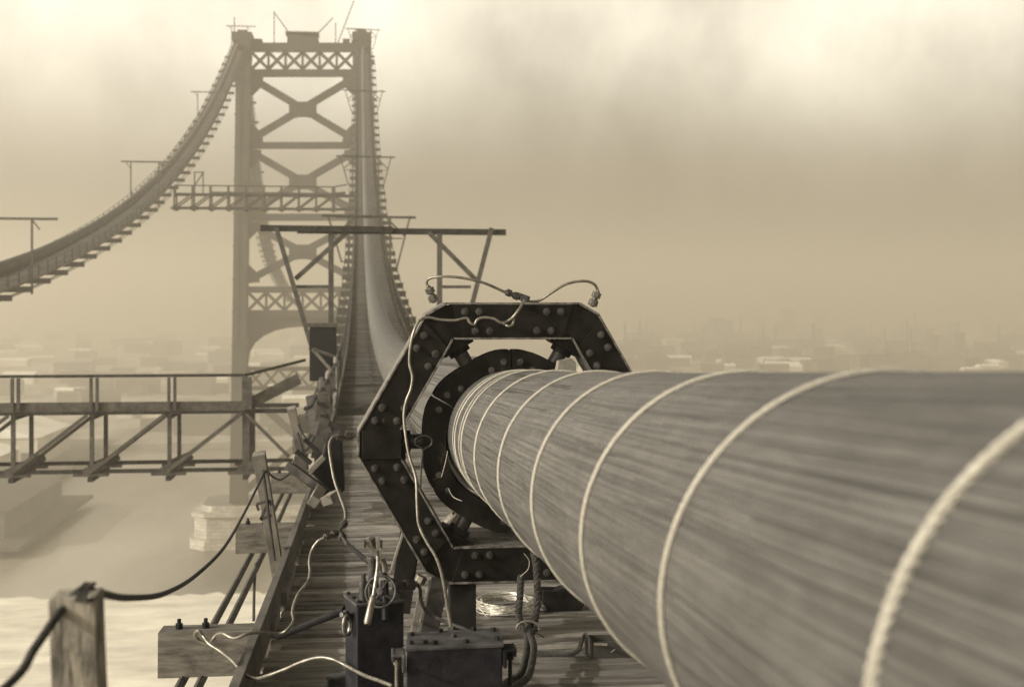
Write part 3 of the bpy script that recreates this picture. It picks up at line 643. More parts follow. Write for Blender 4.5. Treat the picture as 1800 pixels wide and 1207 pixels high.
# ------------------------------------------------------------------ cable compactor
CY = 7.64; CC = P(897, 773, CY)
cp = thing('cable_compactor', CC, 'black riveted hexagonal steel frame with jacks squeezing the cable round', 'cable compactor')
def L(r, ang, y=0, t=0):                     # polar point in the frame plane, t = offset along the tangent
    a = R_(ang); return Vector((CC.x+r*math.cos(a)-t*math.sin(a), CY+y, CC.z+r*math.sin(a)+t*math.cos(a)))
AP, CR, IN = .826, .915, .607
hw = AP*math.tan(R_(30))-(CR-AP/math.cos(R_(30)))*0
# tangent half-length of the long side where it meets the corner plate
tl = (CR-AP*math.cos(R_(30)))/math.sin(R_(30)); tc_ = (AP-CR*math.cos(R_(30)))/math.sin(R_(30))
til = IN*math.tan(R_(30))
D0, D1 = -.15, .15
for k in range(6):
    th = 30+60*k
    fb = MB()
    web = [L(AP-.0125, th, 0, -.36), L(AP-.0125, th, 0, .36), L(IN+.0125, th, 0, .295), L(IN+.0125, th, 0, -.295)]
    for ya, yb in ((D0+.006, D0+.021), (D1-.021, D1-.006)): fb = MB(); fb.prism(web, (0, ya, 0), (0, yb, 0)); fb.build('frame_beam', 'steel_paint', cp, bevel=.0015)
    fl = MB(); e = .012
    fl.prism([L(AP, th, 0, -tl), L(AP, th, 0, tl), L(AP-e, th, 0, tl-.005), L(AP-e, th, 0, -tl+.005)], (0, D0, 0), (0, D1, 0))
    fl.build('outer_flange', 'steel_edge', cp, bevel=.002)
    fl = MB(); fl.prism([L(IN+e, th, 0, -til-.002), L(IN+e, th, 0, til+.002), L(IN, th, 0, til-.006), L(IN, th, 0, -til+.006)], (0, D0, 0), (0, D1, 0))
    fl.build('inner_flange', 'steel_edge', cp, bevel=.002)
    # corner block with jack
    ca = 60*k
    cbk = MB(); cbk.prism([L(CR, ca, 0, -tc_), L(CR, ca, 0, tc_), L(CR-.014, ca, 0, tc_-.004), L(CR-.014, ca, 0, -tc_+.004)], (0, D0-.008, 0), (0, D1+.008, 0)); cbk.build('corner_plate', 'steel_edge', cp, bevel=.002)
    # gusset: covers the corner and the ends of both beams with raked edges
    h = R_(30)
    def side(sg, r, t):                     # point on the neighbouring beam (angle ca+-30): radius r, tangent offset t from the corner end
        return L(r, ca+sg*30, 0, -sg*t)
    g = [L(CR-.016, ca, 0, -tc_+.004), side(-1, AP-.014, tl-.09), side(-1, IN+.03, til-.10), L(IN/math.cos(h)+.0, ca, 0, -.03), L(IN/math.cos(h)-.035, ca, 0, -.085), L(IN/math.cos(h)-.035, ca, 0, .085), L(IN/math.cos(h), ca, 0, .03)]
    def poly(sg): return [L(AP-.014, ca+sg*30, 0, -sg*.14), L(IN+.0145, ca+sg*30, 0, -sg*.09)]
    A1, A2 = poly(1); B1, B2 = poly(-1)
    g = [L(CR-.016, ca, 0, -tc_+.003), B1, B2, L(IN/math.cos(h)+.014, ca, 0, -.014), L(IN/math.cos(h)+.014, ca, 0, .014), A2, A1, L(CR-.016, ca, 0, tc_-.003)]
    for ya, yb in ((D0+.0215, D0+.036), (D1-.036, D1-.0215)): gp = MB(); gp.prism(g, (0, ya, 0), (0, yb, 0)); gp.build('gusset_plate', 'steel_paint', cp, bevel=.0015)
    bl = MB(); bl.box((0, 0, 0), (1, 1, 1)); bl = MB()
    c_ = [L(CR-.03, ca, 0, -.085), L(IN/math.cos(h)-.045, ca, 0, -.085), L(IN/math.cos(h)-.045, ca, 0, .085), L(CR-.03, ca, 0, .085)]
    bl.prism(c_, (0, D0+.0365 if ca != 180 else D0-.012, 0), (0, D1-.03, 0)); bl.build('jack_housing', 'steel_paint', cp, bevel=.003)
    j = MB(); j.cyl(L(IN/math.cos(h)-.04, ca), L(.60, ca), .066, 24); jj = j.build('jack', 'cast_iron', cp, smooth=True)
    j = MB(); j.cyl(L(.60, ca), L(.53, ca), .045, 20); j.build('piston', 'steel_dull', cp, smooth=True)
    j = MB(); j.box(L(IN/math.cos(h)-.055, ca, -.0), (.03, .22, .20), M=Matrix.Rotation(-R_(ca), 3, 'Y')); j.build('jack_collar', 'steel_paint', cp, bevel=.004)
    # bolts: two pairs on each beam end
    for sg in (1, -1):
        for (r, tb) in ((AP-.055, .285), (AP-.055, .20), (IN+.052, .225), (IN+.052, .14)):
            ctr = L(r, ca+sg*30, 0, -sg*tb); b = MB(); y0 = CY+D0+.006
            b.cyl((ctr.x, y0, ctr.z), (ctr.x, y0-.005, ctr.z), .023, 14)
            rr_ = random.uniform(0, 1); hx = []
            for i in range(6): hx.append((ctr.x+.018*math.cos(rr_+i*math.pi/3), y0-.005, ctr.z+.018*math.sin(rr_+i*math.pi/3)))
            b.prism(hx, (0, 0, 0), (0, -.016, 0)); b.cyl((ctr.x, y0-.02, ctr.z), (ctr.x, y0-.030, ctr.z), .011, 10)
            b.build('bolt', 'bolt_steel', cp, bevel=.0015)
    # shoe of the inner ring
    inn, out = [], []
    for i in range(15):
        q = -29.4+58.8*i/14; inn.append(L(RAD+.012, ca+q)); bul = .525+.022*math.cos(R_(q*3))-.018*math.cos(R_(q*6)); out.append(L(bul, ca+q))
    for ya, yb in ((-.085, -.07), (.07, .085)): s_ = MB(); s_.prism(out+inn[::-1], (0, ya, 0), (0, yb, 0)); s_.build('shoe_plate', 'steel_paint', cp, bevel=.0015)
    s2 = MB(); o2 = [p+(Vector((CC.x, CY, CC.z))-p)*.03 for p in out]
    s2.prism(o2+inn[::-1], (0, -.066, 0), (0, .066, 0)); s2.build('shoe', 'black_iron', cp)
    for q in (-24, 24, -14, 14):
        ctr = L(.475 if abs(q) > 20 else .44, ca+q); b = MB(); y0 = CY-.086; b.cyl((ctr.x, y0, ctr.z), (ctr.x, y0-.004, ctr.z), .021, 12); b.cyl((ctr.x, y0-.004, ctr.z), (ctr.x, y0-.02, ctr.z), .015, 6)
        if abs(q) > 20 or k in (1, 2): b.build('bolt', 'bolt_steel', cp, bevel=.001)
    s3 = MB(); s3.prism([L(.405, ca+30, 0, -.05), L(.405, ca+30, 0, .05), L(.515, ca+30, 0, .045), L(.515, ca+30, 0, -.045)], (0, -.100, 0), (0, -.0865, 0))
    if k in (0, 3, 5): s3.build('joint_plate', 'steel_paint', cp, bevel=.002)
# bright block of rag beside the upper right jack
rg = MB(); c0 = P(995, 638, 7.35)
rg.prism([P(978, 655, 7.35), P(982, 634, 7.35), P(990, 633, 7.35), P(1003, 629, 7.35), P(1012, 636, 7.35), P(1013, 655, 7.35)], (0, 0, 0), (0, .08, 0))
tag(rg.build('timber_block', 'timber', None, bevel=.004), 'small pale wooden block on top of the cable at the compactor ring', 'wood block')
# rod with ring at left jack
t = thing('ring_rod', P(738, 850, 7.4), 'bent rod with an eye hanging beside the left jack', 'rod')
q = MB(); pts = []
for i in range(17):
    a = R_(-80+i*330/16); pts.append(P(745+15*math.cos(a+.2), 776-11*math.sin(a+.2), 7.42))
q.tube(pts[::-1]+PX([(744, 790, 7.42), (741, 815, 7.42), (739, 858, 7.42)], n=3), .0055, 8); q.build('rod', 'steel_dull', t, smooth=True)
# ------------------------------------------------------------------ hydraulic tubes
def fitting(t, a, b, r=.029, two=True, m='fitting'):
    a = Vector(a); b = Vector(b); d = b-a; q = MB()
    q.cyl(a, a+d*.36, r, 6); q.cyl(a+d*.36, a+d*.45, r*.6, 10)
    if two: q.cyl(a+d*.45, a+d*.55, r*.8, 12); q.cyl(a+d*.55, a+d*.92, r*1.05, 6)
    q.cyl(a-d*.12, b, r*.5, 10)
    return q.build('fitting', m, t, bevel=.002)
F7 = 7.60
t1 = thing('hydraulic_tube', P(918, 524, F7), 'pair of arched copper tubes joining the two top jacks over the frame', 'tube')
MB().tube(PX([(755, 506, F7), (750, 497, F7), (756, 489, F7-.02), (778, 486, F7-.05), (810, 488, F7-.06), (850, 497, F7-.05), (893, 516, F7-.02)]), .0085, 10).build('tube', 'copper', t1, smooth=True)
MB().tube(PX([(930, 530, F7), (948, 528, F7), (970, 514, F7-.02), (996, 499, F7-.03), (1025, 494, F7-.03), (1044, 499, F7), (1051, 512, F7), (1050, 520, F7)]), .0085, 10).build('tube', 'copper', t1, smooth=True)
fitting(t1, P(754, 506, F7), P(764, 532, F7)); fitting(t1, P(1050, 514, F7), P(1040, 539, F7)); fitting(t1, P(890, 513, F7), P(914, 523, F7), .023)
MB().cyl(P(908, 519, F7), P(930, 527, F7), .021, 8).build('tee_joint', 'steel_dull', t1, bevel=.002)
MB().cyl(P(922, 526, F7-.04), P(922, 526, F7+.04), .026, 10).build('tee_joint', 'steel_dull', t1, bevel=.003)
t2 = thing('hydraulic_tube', P(795, 1104, 5.3), 'long wavy copper tube hung from the top joint down the left of the frame', 'tube')
FZ = CY+D0-.035
MB().tube(PX([(922, 528, F7-.06), (914, 541, FZ-.02), (903, 556, FZ-.03), (893, 564, FZ), (885, 568, FZ-.02)], n=8), .008, 10).build('tube', 'copper', t2, smooth=True)
MB().tube(PX([(903, 560, FZ), (901, 570, FZ-.01), (893, 573, FZ-.02), (886, 568, FZ), (878, 566, FZ), (868, 560, FZ), (850, 558, FZ), (839, 562, FZ), (834, 570, FZ), (826, 567, FZ), (820, 559, FZ), (800, 563, FZ), (775, 562, FZ), (752, 558, FZ), (737, 564, FZ-.02), (727, 584, FZ-.04), (721, 612, FZ-.04), (720, 640, FZ-.04), (725, 662, FZ-.05), (722, 684, FZ-.05), (714, 705, FZ-.05), (710, 730, FZ-.05), (713, 765, FZ-.07), (719, 800, FZ-.10), (731, 840, FZ-.15), (733, 880, FZ-.22), (736, 920, FZ-.32), (749, 950, FZ-.45), (766, 978, FZ-.7), (777, 1010, 6.4), (785, 1055, 5.9), (793, 1104, 5.42)], n=6), .0085, 10).build('tube', 'copper', t2, smooth=True)
t3 = thing('hydraulic_tube', P(598, 930, 7.2), 'copper tube dropping from the left jack to a tee joint over the slats', 'tube')
MB().tube(PX([(596, 765, 7.6), (585, 768, 7.58), (579, 780, 7.55), (580, 800, 7.5), (587, 840, 7.4), (597, 870, 7.3), (606, 895, 7.2), (607, 910, 7.15), (603, 922, 7.1)]), .0085, 10).build('tube', 'copper', t3, smooth=True)
fitting(t3, P(592, 767, 7.62), P(622, 767, 7.64), .021)
MB().tube(PX([(600, 775, 7.62), (612, 756, 7.62)], n=2), .005, 6).build('vent_pin', 'steel_dull', t3)
fitting(t3, P(606, 918, 7.12), P(596, 934, 7.05), .02, False); fitting(t3, P(571, 944, 7.0), P(594, 936, 7.05), .02); fitting(t3, P(598, 938, 7.05), P(612, 958, 6.95), .022, False, 'steel_dull')
t4 = thing('hydraulic_tube', P(450, 1110, 6.5), 'long crooked copper tube looping from the tee joint across the curb board and back', 'tube')
MB().tube(PX([(573, 944, 7.0), (560, 950, 7.0), (549, 965, 7.0), (544, 985, 6.95), (545, 1005, 6.9), (541, 1022, 6.85), (528, 1038, 6.8), (519, 1055, 6.75), (514, 1075, 6.7), (516, 1090, 6.65), (505, 1106, 6.6), (490, 1113, 6.6), (460, 1111, 6.55), (435, 1113, 6.5), (412, 1121, 6.5), (392, 1113, 6.55), (380, 1116, 6.6), (371, 1127, 6.6), (360, 1130, 6.6), (347, 1122, 6.6), (343, 1112, 6.55), (349, 1108, 6.5), (357, 1117, 6.5), (368, 1131, 6.45), (388, 1144, 6.4), (410, 1162, 6.3), (428, 1183, 6.2), (448, 1192, 6.1), (470, 1187, 6.0), (500, 1176, 5.95), (530, 1163, 5.9), (560, 1155, 5.85), (585, 1158, 5.8), (610, 1170, 5.75), (640, 1186, 5.6), (668, 1196, 5.4), (690, 1205, 5.3)], n=6), .0085, 10).build('tube', 'copper', t4, smooth=True)
t5 = thing('hydraulic_tube', P(750, 1080, 5.7), 'short dark tube curving from the pump valve behind the iron box', 'tube')
MB().tube(PX([(731, 1025, 5.9), (738, 1033, 5.9), (740, 1055, 5.9), (747, 1070, 5.85), (762, 1082, 5.8), (785, 1093, 5.7), (815, 1104, 5.6), (830, 1112, 5.5)]), .0085, 10).build('tube', 'steel_dull', t5, smooth=True)
# ------------------------------------------------------------------ hydraulic pump
pu = thing('hydraulic_pump', P(660, 1300, 5.85), 'cast iron hand pump tank with lever, handwheel and ring handles', 'hydraulic pump')
F1 = P(627, 1061, 5.69); ra = R_(15); e1 = Vector((math.cos(ra), math.sin(ra), 0)); e2 = Vector((-math.sin(ra), math.cos(ra), 0)); PZ = F1.z
def Q(a, b, z=0): return F1+e1*a+e2*b+Vector((0, 0, z))
hh = .56; bot = [Q(.004, .004, -hh), Q(.218, .004, -hh), Q(.218, .216, -hh), Q(.004, .216, -hh)]; tp = [v_+Vector((0, 0, hh-.012)) for v_ in bot]
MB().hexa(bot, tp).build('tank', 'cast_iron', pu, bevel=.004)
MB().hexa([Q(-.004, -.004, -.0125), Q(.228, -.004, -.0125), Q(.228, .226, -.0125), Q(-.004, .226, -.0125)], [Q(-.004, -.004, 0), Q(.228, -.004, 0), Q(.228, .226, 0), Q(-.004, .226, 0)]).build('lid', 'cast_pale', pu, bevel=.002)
for (a, b) in ((.015, .02), (.015, .2), (.11, .015), (.21, .02), (.015, .11)):
    q = MB(); q.cyl(Q(a, b, 0), Q(a, b, .010), .009, 6); q.build('lid_bolt', 'black_iron', pu)
q = MB(); q.cyl(Q(.045, .055, .0), Q(.045, .055, .008), .034, 16); q.cyl(Q(.045, .055, 0), Q(.045, .055, .085), .020, 16); q.cyl(Q(.045, .055, .085), Q(.045, .055, .095), .013, 10); q.cyl(Q(.045, .055, .095), Q(.045, .055, .12), .012, 6); q.build('filler_cap', 'steel_dull', pu, bevel=.0015)
q = MB(); q.cyl(Q(.10, .09, 0), Q(.10, .09, .17), .024, 16); q.cyl(Q(.10, .09, .17), Q(.10, .09, .185), .03, 16); q.cyl(Q(.10, .09, .185), Q(.10, .09, .27), .014, 10); q.build('barrel', 'steel_dull', pu, bevel=.002)
YP = 5.72
def cl(pts, w, nm, m='steel_dull', dep=.012): MB().prism([P(x, y, YP) for x, y in pts], (0, w, 0), (0, w+dep, 0)).build(nm, m, pu, bevel=.002)
cl([(643, 944), (650, 942), (655, 958), (667, 968), (668, 979), (660, 980), (652, 968), (646, 962)], -.02, 'clevis', 'steel_bright'); cl([(660, 942), (667, 941), (670, 958), (670, 979), (664, 979), (661, 960)], -.02, 'clevis', 'steel_bright'); cl([(643, 948), (650, 944), (655, 960), (662, 968), (660, 976), (650, 966)], .03, 'clevis')
q = MB(); q.cyl(P(640, 951, YP-.01), P(672, 952, YP+.0), .009, 12); q.cyl(P(640, 956, YP-.02), P(644, 956, YP-.02), .016, 6); q.cyl(P(668, 957, YP-.02), P(672, 957, YP-.02), .016, 6); q.build('clevis_pin', 'steel_dull', pu)
q = MB(); q.tube(PX([(664, 978, YP-.02), (664, 995, YP-.05), (659, 1030, YP-.09), (656, 1048, YP-.11)], n=4), .0085, 10); q.build('lever', 'steel_bright', pu, smooth=True)
q = MB(); q.tube([P(656, 1046, YP-.11), P(655, 1052, YP-.115), P(646, 1092, YP-.15), P(645.5, 1097, YP-.155)], [.010, .0145, .0165, .014], 14); q.build('lever_grip', 'copper', pu, smooth=True)
q = MB(); q.tube(PX([(671, 981, YP+.0), (676, 993, YP), (677, 1004, YP)], n=3), .013, 10); q.build('link_rod', 'copper', pu, smooth=True)
q = MB(); q.tube(PX([(668, 990, YP+.02), (678, 1012, YP), (695, 1022, YP)], n=3), .009, 8); q.build('link_rod', 'black_iron', pu, smooth=True)
hc = P(669, 1039, YP-.06); wq = MB(); pts = []
ax = Vector((-.35, -1, .35)).normalized(); hx_ = ax.cross(Vector((0, 0, 1))).normalized(); hy_ = hx_.cross(ax)
for i in range(32): a = 2*math.pi*i/32; pts.append(hc+(hx_*math.cos(a)+hy_*math.sin(a))*.068)
wq.tube(pts, .006, 8, closed=True); hwl = wq.build('handwheel', 'steel_dull', pu, smooth=True)
wq = MB()
for i in range(4): a = .5+math.pi/2*i; wq.tube([hc, hc+(hx_*math.cos(a)+hy_*math.sin(a))*.067], .005, 6)
wq.cyl(hc-ax*.03, hc+ax*.015, .016, 12); wq.build('spoke', 'steel_dull', pu, smooth=True)
q = MB(); q.cyl(P(676, 1020, YP+.06), P(678, 1090, YP-.02), .018, 12); q.build('valve_stem', 'black_iron', pu)
q = MB(); q.cyl(P(690, 1029, YP+.12), P(733, 1026, YP+.16), .014, 12); q.cyl(P(694, 1029, YP+.12), P(706, 1028, YP+.13), .026, 6); q.cyl(P(711, 1028, YP+.13), P(727, 1027, YP+.15), .028, 6); q.build('valve', 'steel_dull', pu, bevel=.0015)
q = MB(); q.cyl(P(612, 956, 6.95), P(650, 990, 5.9), .011, 10); q.build('feed_pipe', 'black_iron', pu)
for dy in (0, .03):
    pts = []
    for i in range(24): a = 2*math.pi*i/24; pts.append(P(607+2+dy*120, 1098, 5.72+dy*1.2)+Vector((.018*math.cos(a)*.8, .02*math.cos(a), .043*math.sin(a))))
    MB().tube(pts, .006, 8, closed=True).build('ring_handle', 'steel_bright' if dy == 0 else 'steel_dull', pu, smooth=True)
q = MB(); q.cyl(P(600, 1080, 5.72), P(618, 1081, 5.78), .012, 10); q.cyl(P(608, 1072, 5.74), P(609, 1090, 5.74), .014, 8); q.build('shackle', 'steel_dull', pu, bevel=.002)
b_ = MB(); b_.cyl(P(490, 1118, 6.9), P(607, 1071, 6.0), .018, 12)
tag(b_.build('iron_bar', 'black_iron', None, smooth=True), 'round black iron bar leaning from the pump to the slats', 'bar')
# ------------------------------------------------------------------ iron box
bxo = thing('iron_box', P(800, 1400, 5.0), 'riveted cast iron box with bolted lid in front of the pump', 'iron box')
def Bx(px, py, h=1.33): return P(px, py, FPX*h/(py-HOR)*1.0)
A_, B_, C_, D_ = P(712, 1139, 4.98), P(886, 1136, 5.0), P(876, 1105, 5.26), P(716, 1110, 5.22)
for v_ in (A_, B_, C_, D_): v_.z = A_.z
dn = Vector((0, 0, -.56)); ins = lambda v_, k=.03: v_.lerp((A_+B_+C_+D_)/4, k)
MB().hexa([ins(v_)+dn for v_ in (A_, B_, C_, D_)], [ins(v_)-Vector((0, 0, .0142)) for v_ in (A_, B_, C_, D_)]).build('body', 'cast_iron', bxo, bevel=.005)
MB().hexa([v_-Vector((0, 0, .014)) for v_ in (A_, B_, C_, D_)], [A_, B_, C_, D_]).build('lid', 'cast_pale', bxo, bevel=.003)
for (u, v_) in ((.06, .25), (.06, .78), (.30, .18), (.62, .17), (.94, .25), (.93, .80), (.72, .9), (.36, .92), (.2, .25), (.5, .55)):
    c_ = (A_.lerp(B_, u)).lerp(D_.lerp(C_, u), v_); q = MB(); q.box(c_+Vector((0, 0, .007)), (.017, .017, .014), rz=u); q.build('lid_bolt', 'black_iron' if u != .5 else 'steel_dull', bxo, bevel=.001)
for sx_, e_ in ((-1, A_), (1, B_)):
    m_ = e_+Vector((0, .05, -.03)); q = MB()
    q.box(m_+Vector((sx_*.024, 0, 0)), (.05, .10, .012)); q.box(m_+Vector((sx_*.004, 0, -.03)), (.014, .12, .07)); q.box(m_+Vector((sx_*.045, 0, -.008)), (.012, .09, .035)); q.build('bracket', 'cast_pale' if sx_ < 0 else 'black_iron', bxo, bevel=.004)
    q = MB(); q.tube([m_+Vector((sx_*.03, 0, -.012)), m_+Vector((sx_*.03, 0, -.15))], .0085, 10); q.cyl(m_+Vector((sx_*.03, 0, -.02)), m_+Vector((sx_*.03, 0, -.045)), .014, 8); q.build('swing_bolt', 'copper' if sx_ < 0 else 'black_iron', bxo, smooth=True)
# ------------------------------------------------------------------ timbers under the compactor
def timber(lab, a, b, w, d, m='timber_dark', name='timber_prop', cat='timber'):
    return tag(MB().beam(P(*a), P(*b), w, d, (0, 1, 0)).build(name, m, None, bevel=.003), lab, cat)
timber('square black timber post under the bottom beam of the frame', (812, 1019, 7.6), (812, 1122, 7.6), .155, .16, 'timber_black')
timber('broad dark plank leaning under the lower left corner of the frame', (722, 935, 7.9), (702, 1075, 7.9), .13, .05, 'timber_black')
timber('round-edged stained timber leaning behind the pump valve', (772, 1020, 7.3), (748, 1135, 7.1), .10, .09, 'timber_dark')
timber('pale thin lath standing beside the leaning plank', (709, 934, 7.82), (686, 1008, 7.82), .016, .03, 'timber')
timber('pale thin batten behind the pump, below the valve', (742, 1035, 7.0), (724, 1122, 6.9), .03, .03, 'timber')
timber('dark timber lying crosswise beneath the compactor ring', (800, 944, 9.3), (940, 944, 9.3), .12, .14)
tag(MB().cyl(P(775, 925, 8.05), P(800, 905, 8.0), .028, 8).cyl(P(795, 925, 7.9), P(809, 908, 7.9), .040, 8).build('pipe_union', 'copper'), 'bright pipe union by the lower left jack', 'pipe fitting')
tag(MB().cyl(P(736, 1024, 7.3), P(742, 1012, 7.3), .034, 6).build('hex_nut', 'copper', None, bevel=.003), 'large pale hexagonal nut under the lower left corner of the frame', 'nut')
# round cheeked block and crate at the right
bk = thing('pulley_block', P(985, 1088, 8.4), 'dark round-cheeked wooden block lying under the cable', 'pulley block')
for dy in (0, .12):
    pts = [P(955, 1038, 8.4)]
    for i in range(11): a = math.pi*i/10; pts.append(P(992-38*math.cos(a), 1052+32*math.sin(a), 8.4))
    pts.append(P(1029, 1040, 8.4)); MB().prism(pts, (0, dy, 0), (0, dy+.03, 0)).build('cheek', 'timber_black', bk, bevel=.004)
MB().cyl(P(992, 1058, 8.42), P(992, 1058, 8.42)+Vector((0, .12, 0)), .09, 20).build('sheave', 'black_iron', bk)
cr_ = thing('wooden_box', P(1060, 1155, 7.1), 'small open wooden box with torn paper on its side under the cable', 'box')
a0 = P(1040, 1156, 7.05); w_, d_, h_ = .24, .15, .09
for c1, s1, nm in (((w_/2, 0, h_/2), (w_, .012, h_), 'side_board'), ((w_/2, d_, h_/2), (w_, .012, h_), 'side_board'), ((-.007, d_/2, h_/2+.004), (.012, d_+.02, h_+.02), 'end_board'), ((w_+.007, d_/2, h_/2), (.012, d_+.01, h_), 'end_board'), ((w_/2, d_/2, .006), (w_-.01, d_-.02, .01), 'bottom')):
    MB().box(a0+Vector(c1), s1).build(nm, 'timber_mid', cr_, bevel=.001)
MB().box(a0+Vector((.05, -.008, .078)), (.075, .002, .014), M=Matrix.Rotation(.1, 3, 'Y')).box(a0+Vector((.12, -.008, .04)), (.03, .002, .006), M=Matrix.Rotation(-.6, 3, 'Y')).build('paper_scrap', 'band', cr_)
fb = MB(); pts = PX([(930, 1146, 7.2), (960, 1147, 7.15), (1005, 1148, 7.1), (1017, 1142, 7.1), (1022, 1128, 7.12), (1024, 1118, 7.15)], n=5)
for a, b in zip(pts, pts[1:]): fb.beam(a, b, .012, .05, (0, 1, 0))
tag(fb.build('flat_bar', 'steel_dull'), 'flat steel strap with an upturned end beside the small wooden box', 'steel strap')
# wire coil on the slats
cz_ = zfl(8.45)+.02; co = MB(); rnd = random.Random(4); cc_ = P(889, 1072, 8.45)
for k in range(24):
    r0 = .155+.045*rnd.random(); ox, oy = rnd.uniform(-.015, .015), rnd.uniform(-.02, .02); z_ = cz_+rnd.random()*.055; pts = []; ph = rnd.random()*6; am = rnd.uniform(.002, .012)
    for i in range(40): a = 2*math.pi*i/40; r = r0*(1+.05*math.sin(2*a+ph)); pts.append((cc_.x+ox+r*math.cos(a), 8.45+oy+r*1.15*math.sin(a), z_+am*math.sin(3*a+ph)))
    co.tube(pts, .003, 5, closed=True)
co.tube(PX([(838, 1062, 8.3), (846, 1072, 8.25), (858, 1084, 8.22), (875, 1087, 8.25)]), .004, 6)
tag(co.build('wire_coil', 'wire_coil', None, smooth=True), 'coil of bright loose wire on the slats under the frame', 'wire coil')
# thick laid rope tied under the frame
ro = thing('thick_rope', P(930, 1110, 7.0), 'thick laid rope knotted below the frame and trailing to the iron box', 'rope')
strands(MB(), PX([(916, 1012, 7.35), (914, 1050, 7.25), (912, 1080, 7.2), (918, 1102, 7.12), (930, 1108, 7.1)]), .021).build('strand', 'rope', ro, smooth=True)
strands(MB(), PX([(938, 970, 7.25), (943, 1000, 7.2), (945, 1050, 7.15), (941, 1085, 7.1), (938, 1100, 7.08), (925, 1116, 7.0)]), .021).build('strand', 'rope', ro, smooth=True)
q = MB(); kn = P(933, 1104, 7.03)
for k in range(4):
    pts = []; ax = Vector((math.sin(k*1.3), .4*k-.5, math.cos(k*1.3))).normalized(); x_ = ax.orthogonal().normalized(); y_ = ax.cross(x_)
    for i in range(18): a = 2*math.pi*i/17; pts.append(kn+(x_*math.cos(a)*.036+y_*math.sin(a)*.028)+Vector((.005*k-.008, 0, .006*k-.01)))
    strands(q, pts, .014, 3, .07, 5)
q.build('knot', 'rope', ro, smooth=True)
q = MB(); pts = [P(928+20*math.cos(a), 1104-13*math.sin(a), 6.98) for a in [R_(x) for x in range(-10, 200, 15)]]; q.tube(pts, .007, 8); q.build('thimble', 'copper', ro, smooth=True)
strands(MB(), PX([(926, 1116, 7.0), (927, 1135, 6.8), (922, 1165, 6.5), (914, 1186, 6.3), (895, 1196, 6.2), (880, 1212, 6.0)]), .019).build('strand', 'rope', ro, smooth=True)
strands(MB(), PX([(931, 1114, 6.98), (938, 1135, 6.7), (935, 1165, 6.4), (927, 1190, 6.2), (905, 1206, 6.0), (885, 1225, 5.9)]), .019).build('strand', 'rope', ro, smooth=True)
MB().tube(PX([(940, 1110, 7.0), (950, 1116, 6.98), (957, 1120, 6.97)], n=3), .005, 6).build('loose_end', 'rope', ro)
# bottom left steel angle
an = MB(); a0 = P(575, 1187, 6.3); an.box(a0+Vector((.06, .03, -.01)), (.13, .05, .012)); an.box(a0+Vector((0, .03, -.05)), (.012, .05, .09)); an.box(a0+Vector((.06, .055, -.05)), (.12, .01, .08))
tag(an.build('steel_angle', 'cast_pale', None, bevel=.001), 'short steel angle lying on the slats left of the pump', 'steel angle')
# ------------------------------------------------------------------ clutter beside the footwalk further on
cabn = thing('tool_locker', P(567, 700, 40), 'tall black sheet iron locker hung on the nearest gantry post', 'locker')
a0 = P(567, 640, 40); MB().box(P(568, 619, 40), (.82, .5, 1.75)).build('body', 'black_iron', cabn, bevel=.01)
MB().box(P(568, 571, 40), (.92, .6, .12)).build('lid', 'timber_mid', cabn)
MB().beam(P(549, 613, 39.6), P(586, 655, 39.6), .09, .05).build('brace', 'timber', cabn); MB().beam(P(551, 613, 39.6), P(592, 628, 39.6), .09, .05).build('brace', 'timber_mid', cabn)
def rope_obj(lab, pts, r, m='timber_mid'): tag(MB().tube(PX(pts), r, 7).build('hanging_rope', m, None, smooth=True), lab, 'rope')
rope_obj('slack pale rope hanging from the bottom of the black locker', [(578, 655, 34), (577, 690, 32), (580, 715, 30), (587, 735, 29)], .09, 'timber')
rope_obj('slack pale rope hanging between the locker and the footwalk rail', [(590, 630, 34), (591, 680, 32), (588, 710, 30), (582, 732, 29)], .06, 'timber')
rope_obj('bundle of rope left of the locker foot', [(566, 668, 30), (567, 700, 28), (572, 722, 26), (568, 750, 24)], .08, 'timber_mid')
rope_obj('dark thin rope drooping from the third handrail post', [(524, 745, 15), (532, 762, 15), (541, 772, 15), (548, 764, 15.2)], .012, 'rope_far')
wn_ = thing('tilted_winch', P(575, 880, 14.5), 'dark tilted winch box among boards at the left side of the footwalk', 'winch')
MB().prism([P(544, 831, 14), P(566, 805, 14), P(574, 768, 14), P(600, 764, 14), P(606, 862, 14), P(590, 874, 14), P(571, 862, 14)], (0, 0, 0), (0, .6, 0)).build('housing', 'black_iron', wn_, bevel=.02)  # black winch box, its shape widened over the shading beside and below it
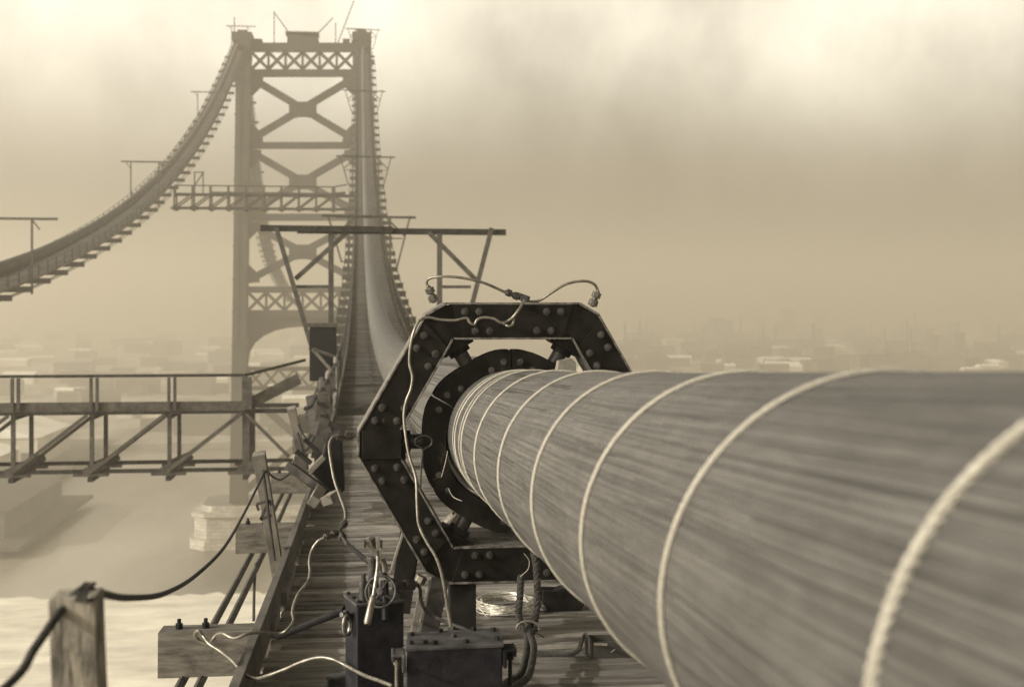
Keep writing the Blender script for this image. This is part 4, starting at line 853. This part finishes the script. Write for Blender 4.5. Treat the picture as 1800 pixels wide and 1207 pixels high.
MB().beam(P(544, 829, 13.9), P(570, 802, 13.9), .05, .12).build('frame_board', 'timber', wn_); MB().beam(P(544, 831, 13.9), P(582, 872, 13.9), .04, .1).build('frame_board', 'timber', wn_)
MB().beam(P(575, 760, 14.6), P(592, 800, 14.4), .14, .2).build('lever_board', 'timber_dark', wn_, bevel=.01)
for lab, a, b, w, m in (('dark board sloping down to the tilted winch', (509, 819, 13.6), (573, 866, 13.2), .09, 'timber_dark'), ('thin dark batten above the sloping board', (520, 792, 14), (547, 814, 14), .04, 'timber_dark'),
                        ('dark batten leaning toward the winch top', (535, 771, 14.5), (561, 796, 14.5), .04, 'timber_dark'), ('upright board standing above the sloping board', (528, 800, 14.2), (532, 835, 14.2), .13, 'timber_mid'),
                        ('short sawn timber block beyond the curb end', (551, 882, 13), (562, 862, 13.2), .10, 'timber'), ('short pale timber block under the winch', (574, 880, 12.8), (592, 868, 13), .09, 'timber'),
                        ('upright timber stub left of the slack ropes', (562, 740, 18), (568, 690, 18), .14, 'timber_mid'), ('bent timber beyond the third handrail post', (548, 700, 19), (558, 770, 18), .16, 'timber_mid'),
                        ('slanting timber from the cross bridge end to the footwalk', (571, 735, 16), (556, 800, 15.5), .12, 'timber_mid'), ('dark timber baulk lying at the foot of the locker', (560, 745, 20), (604, 762, 20), .22, 'timber_dark')):
    timber(lab, a, b, w, .12, m, 'timber_piece')
# ------------------------------------------------------------------ haze
hz = MB(); hz.box((0, 4050, 67), (14400, 10200, 138))
me = hz.build('haze', 'glare_sheet'); me.data.materials.clear()
hm = bpy.data.materials.new('haze'); hm.use_nodes = True; nt = hm.node_tree; nt.nodes.clear()
o_ = nt.nodes.new('ShaderNodeOutputMaterial'); pv = nt.nodes.new('ShaderNodeVolumePrincipled'); pv.inputs['Density'].default_value = HAZE
pv.inputs['Color'].default_value = (.70, .645, .54, 1); pv.inputs['Anisotropy'].default_value = .4
nt.links.new(pv.outputs[0], o_.inputs['Volume']); me.data.materials.append(hm); tag(me, kind='stuff')
me['label'] = 'pale river haze filling the whole view'; me['category'] = 'haze'
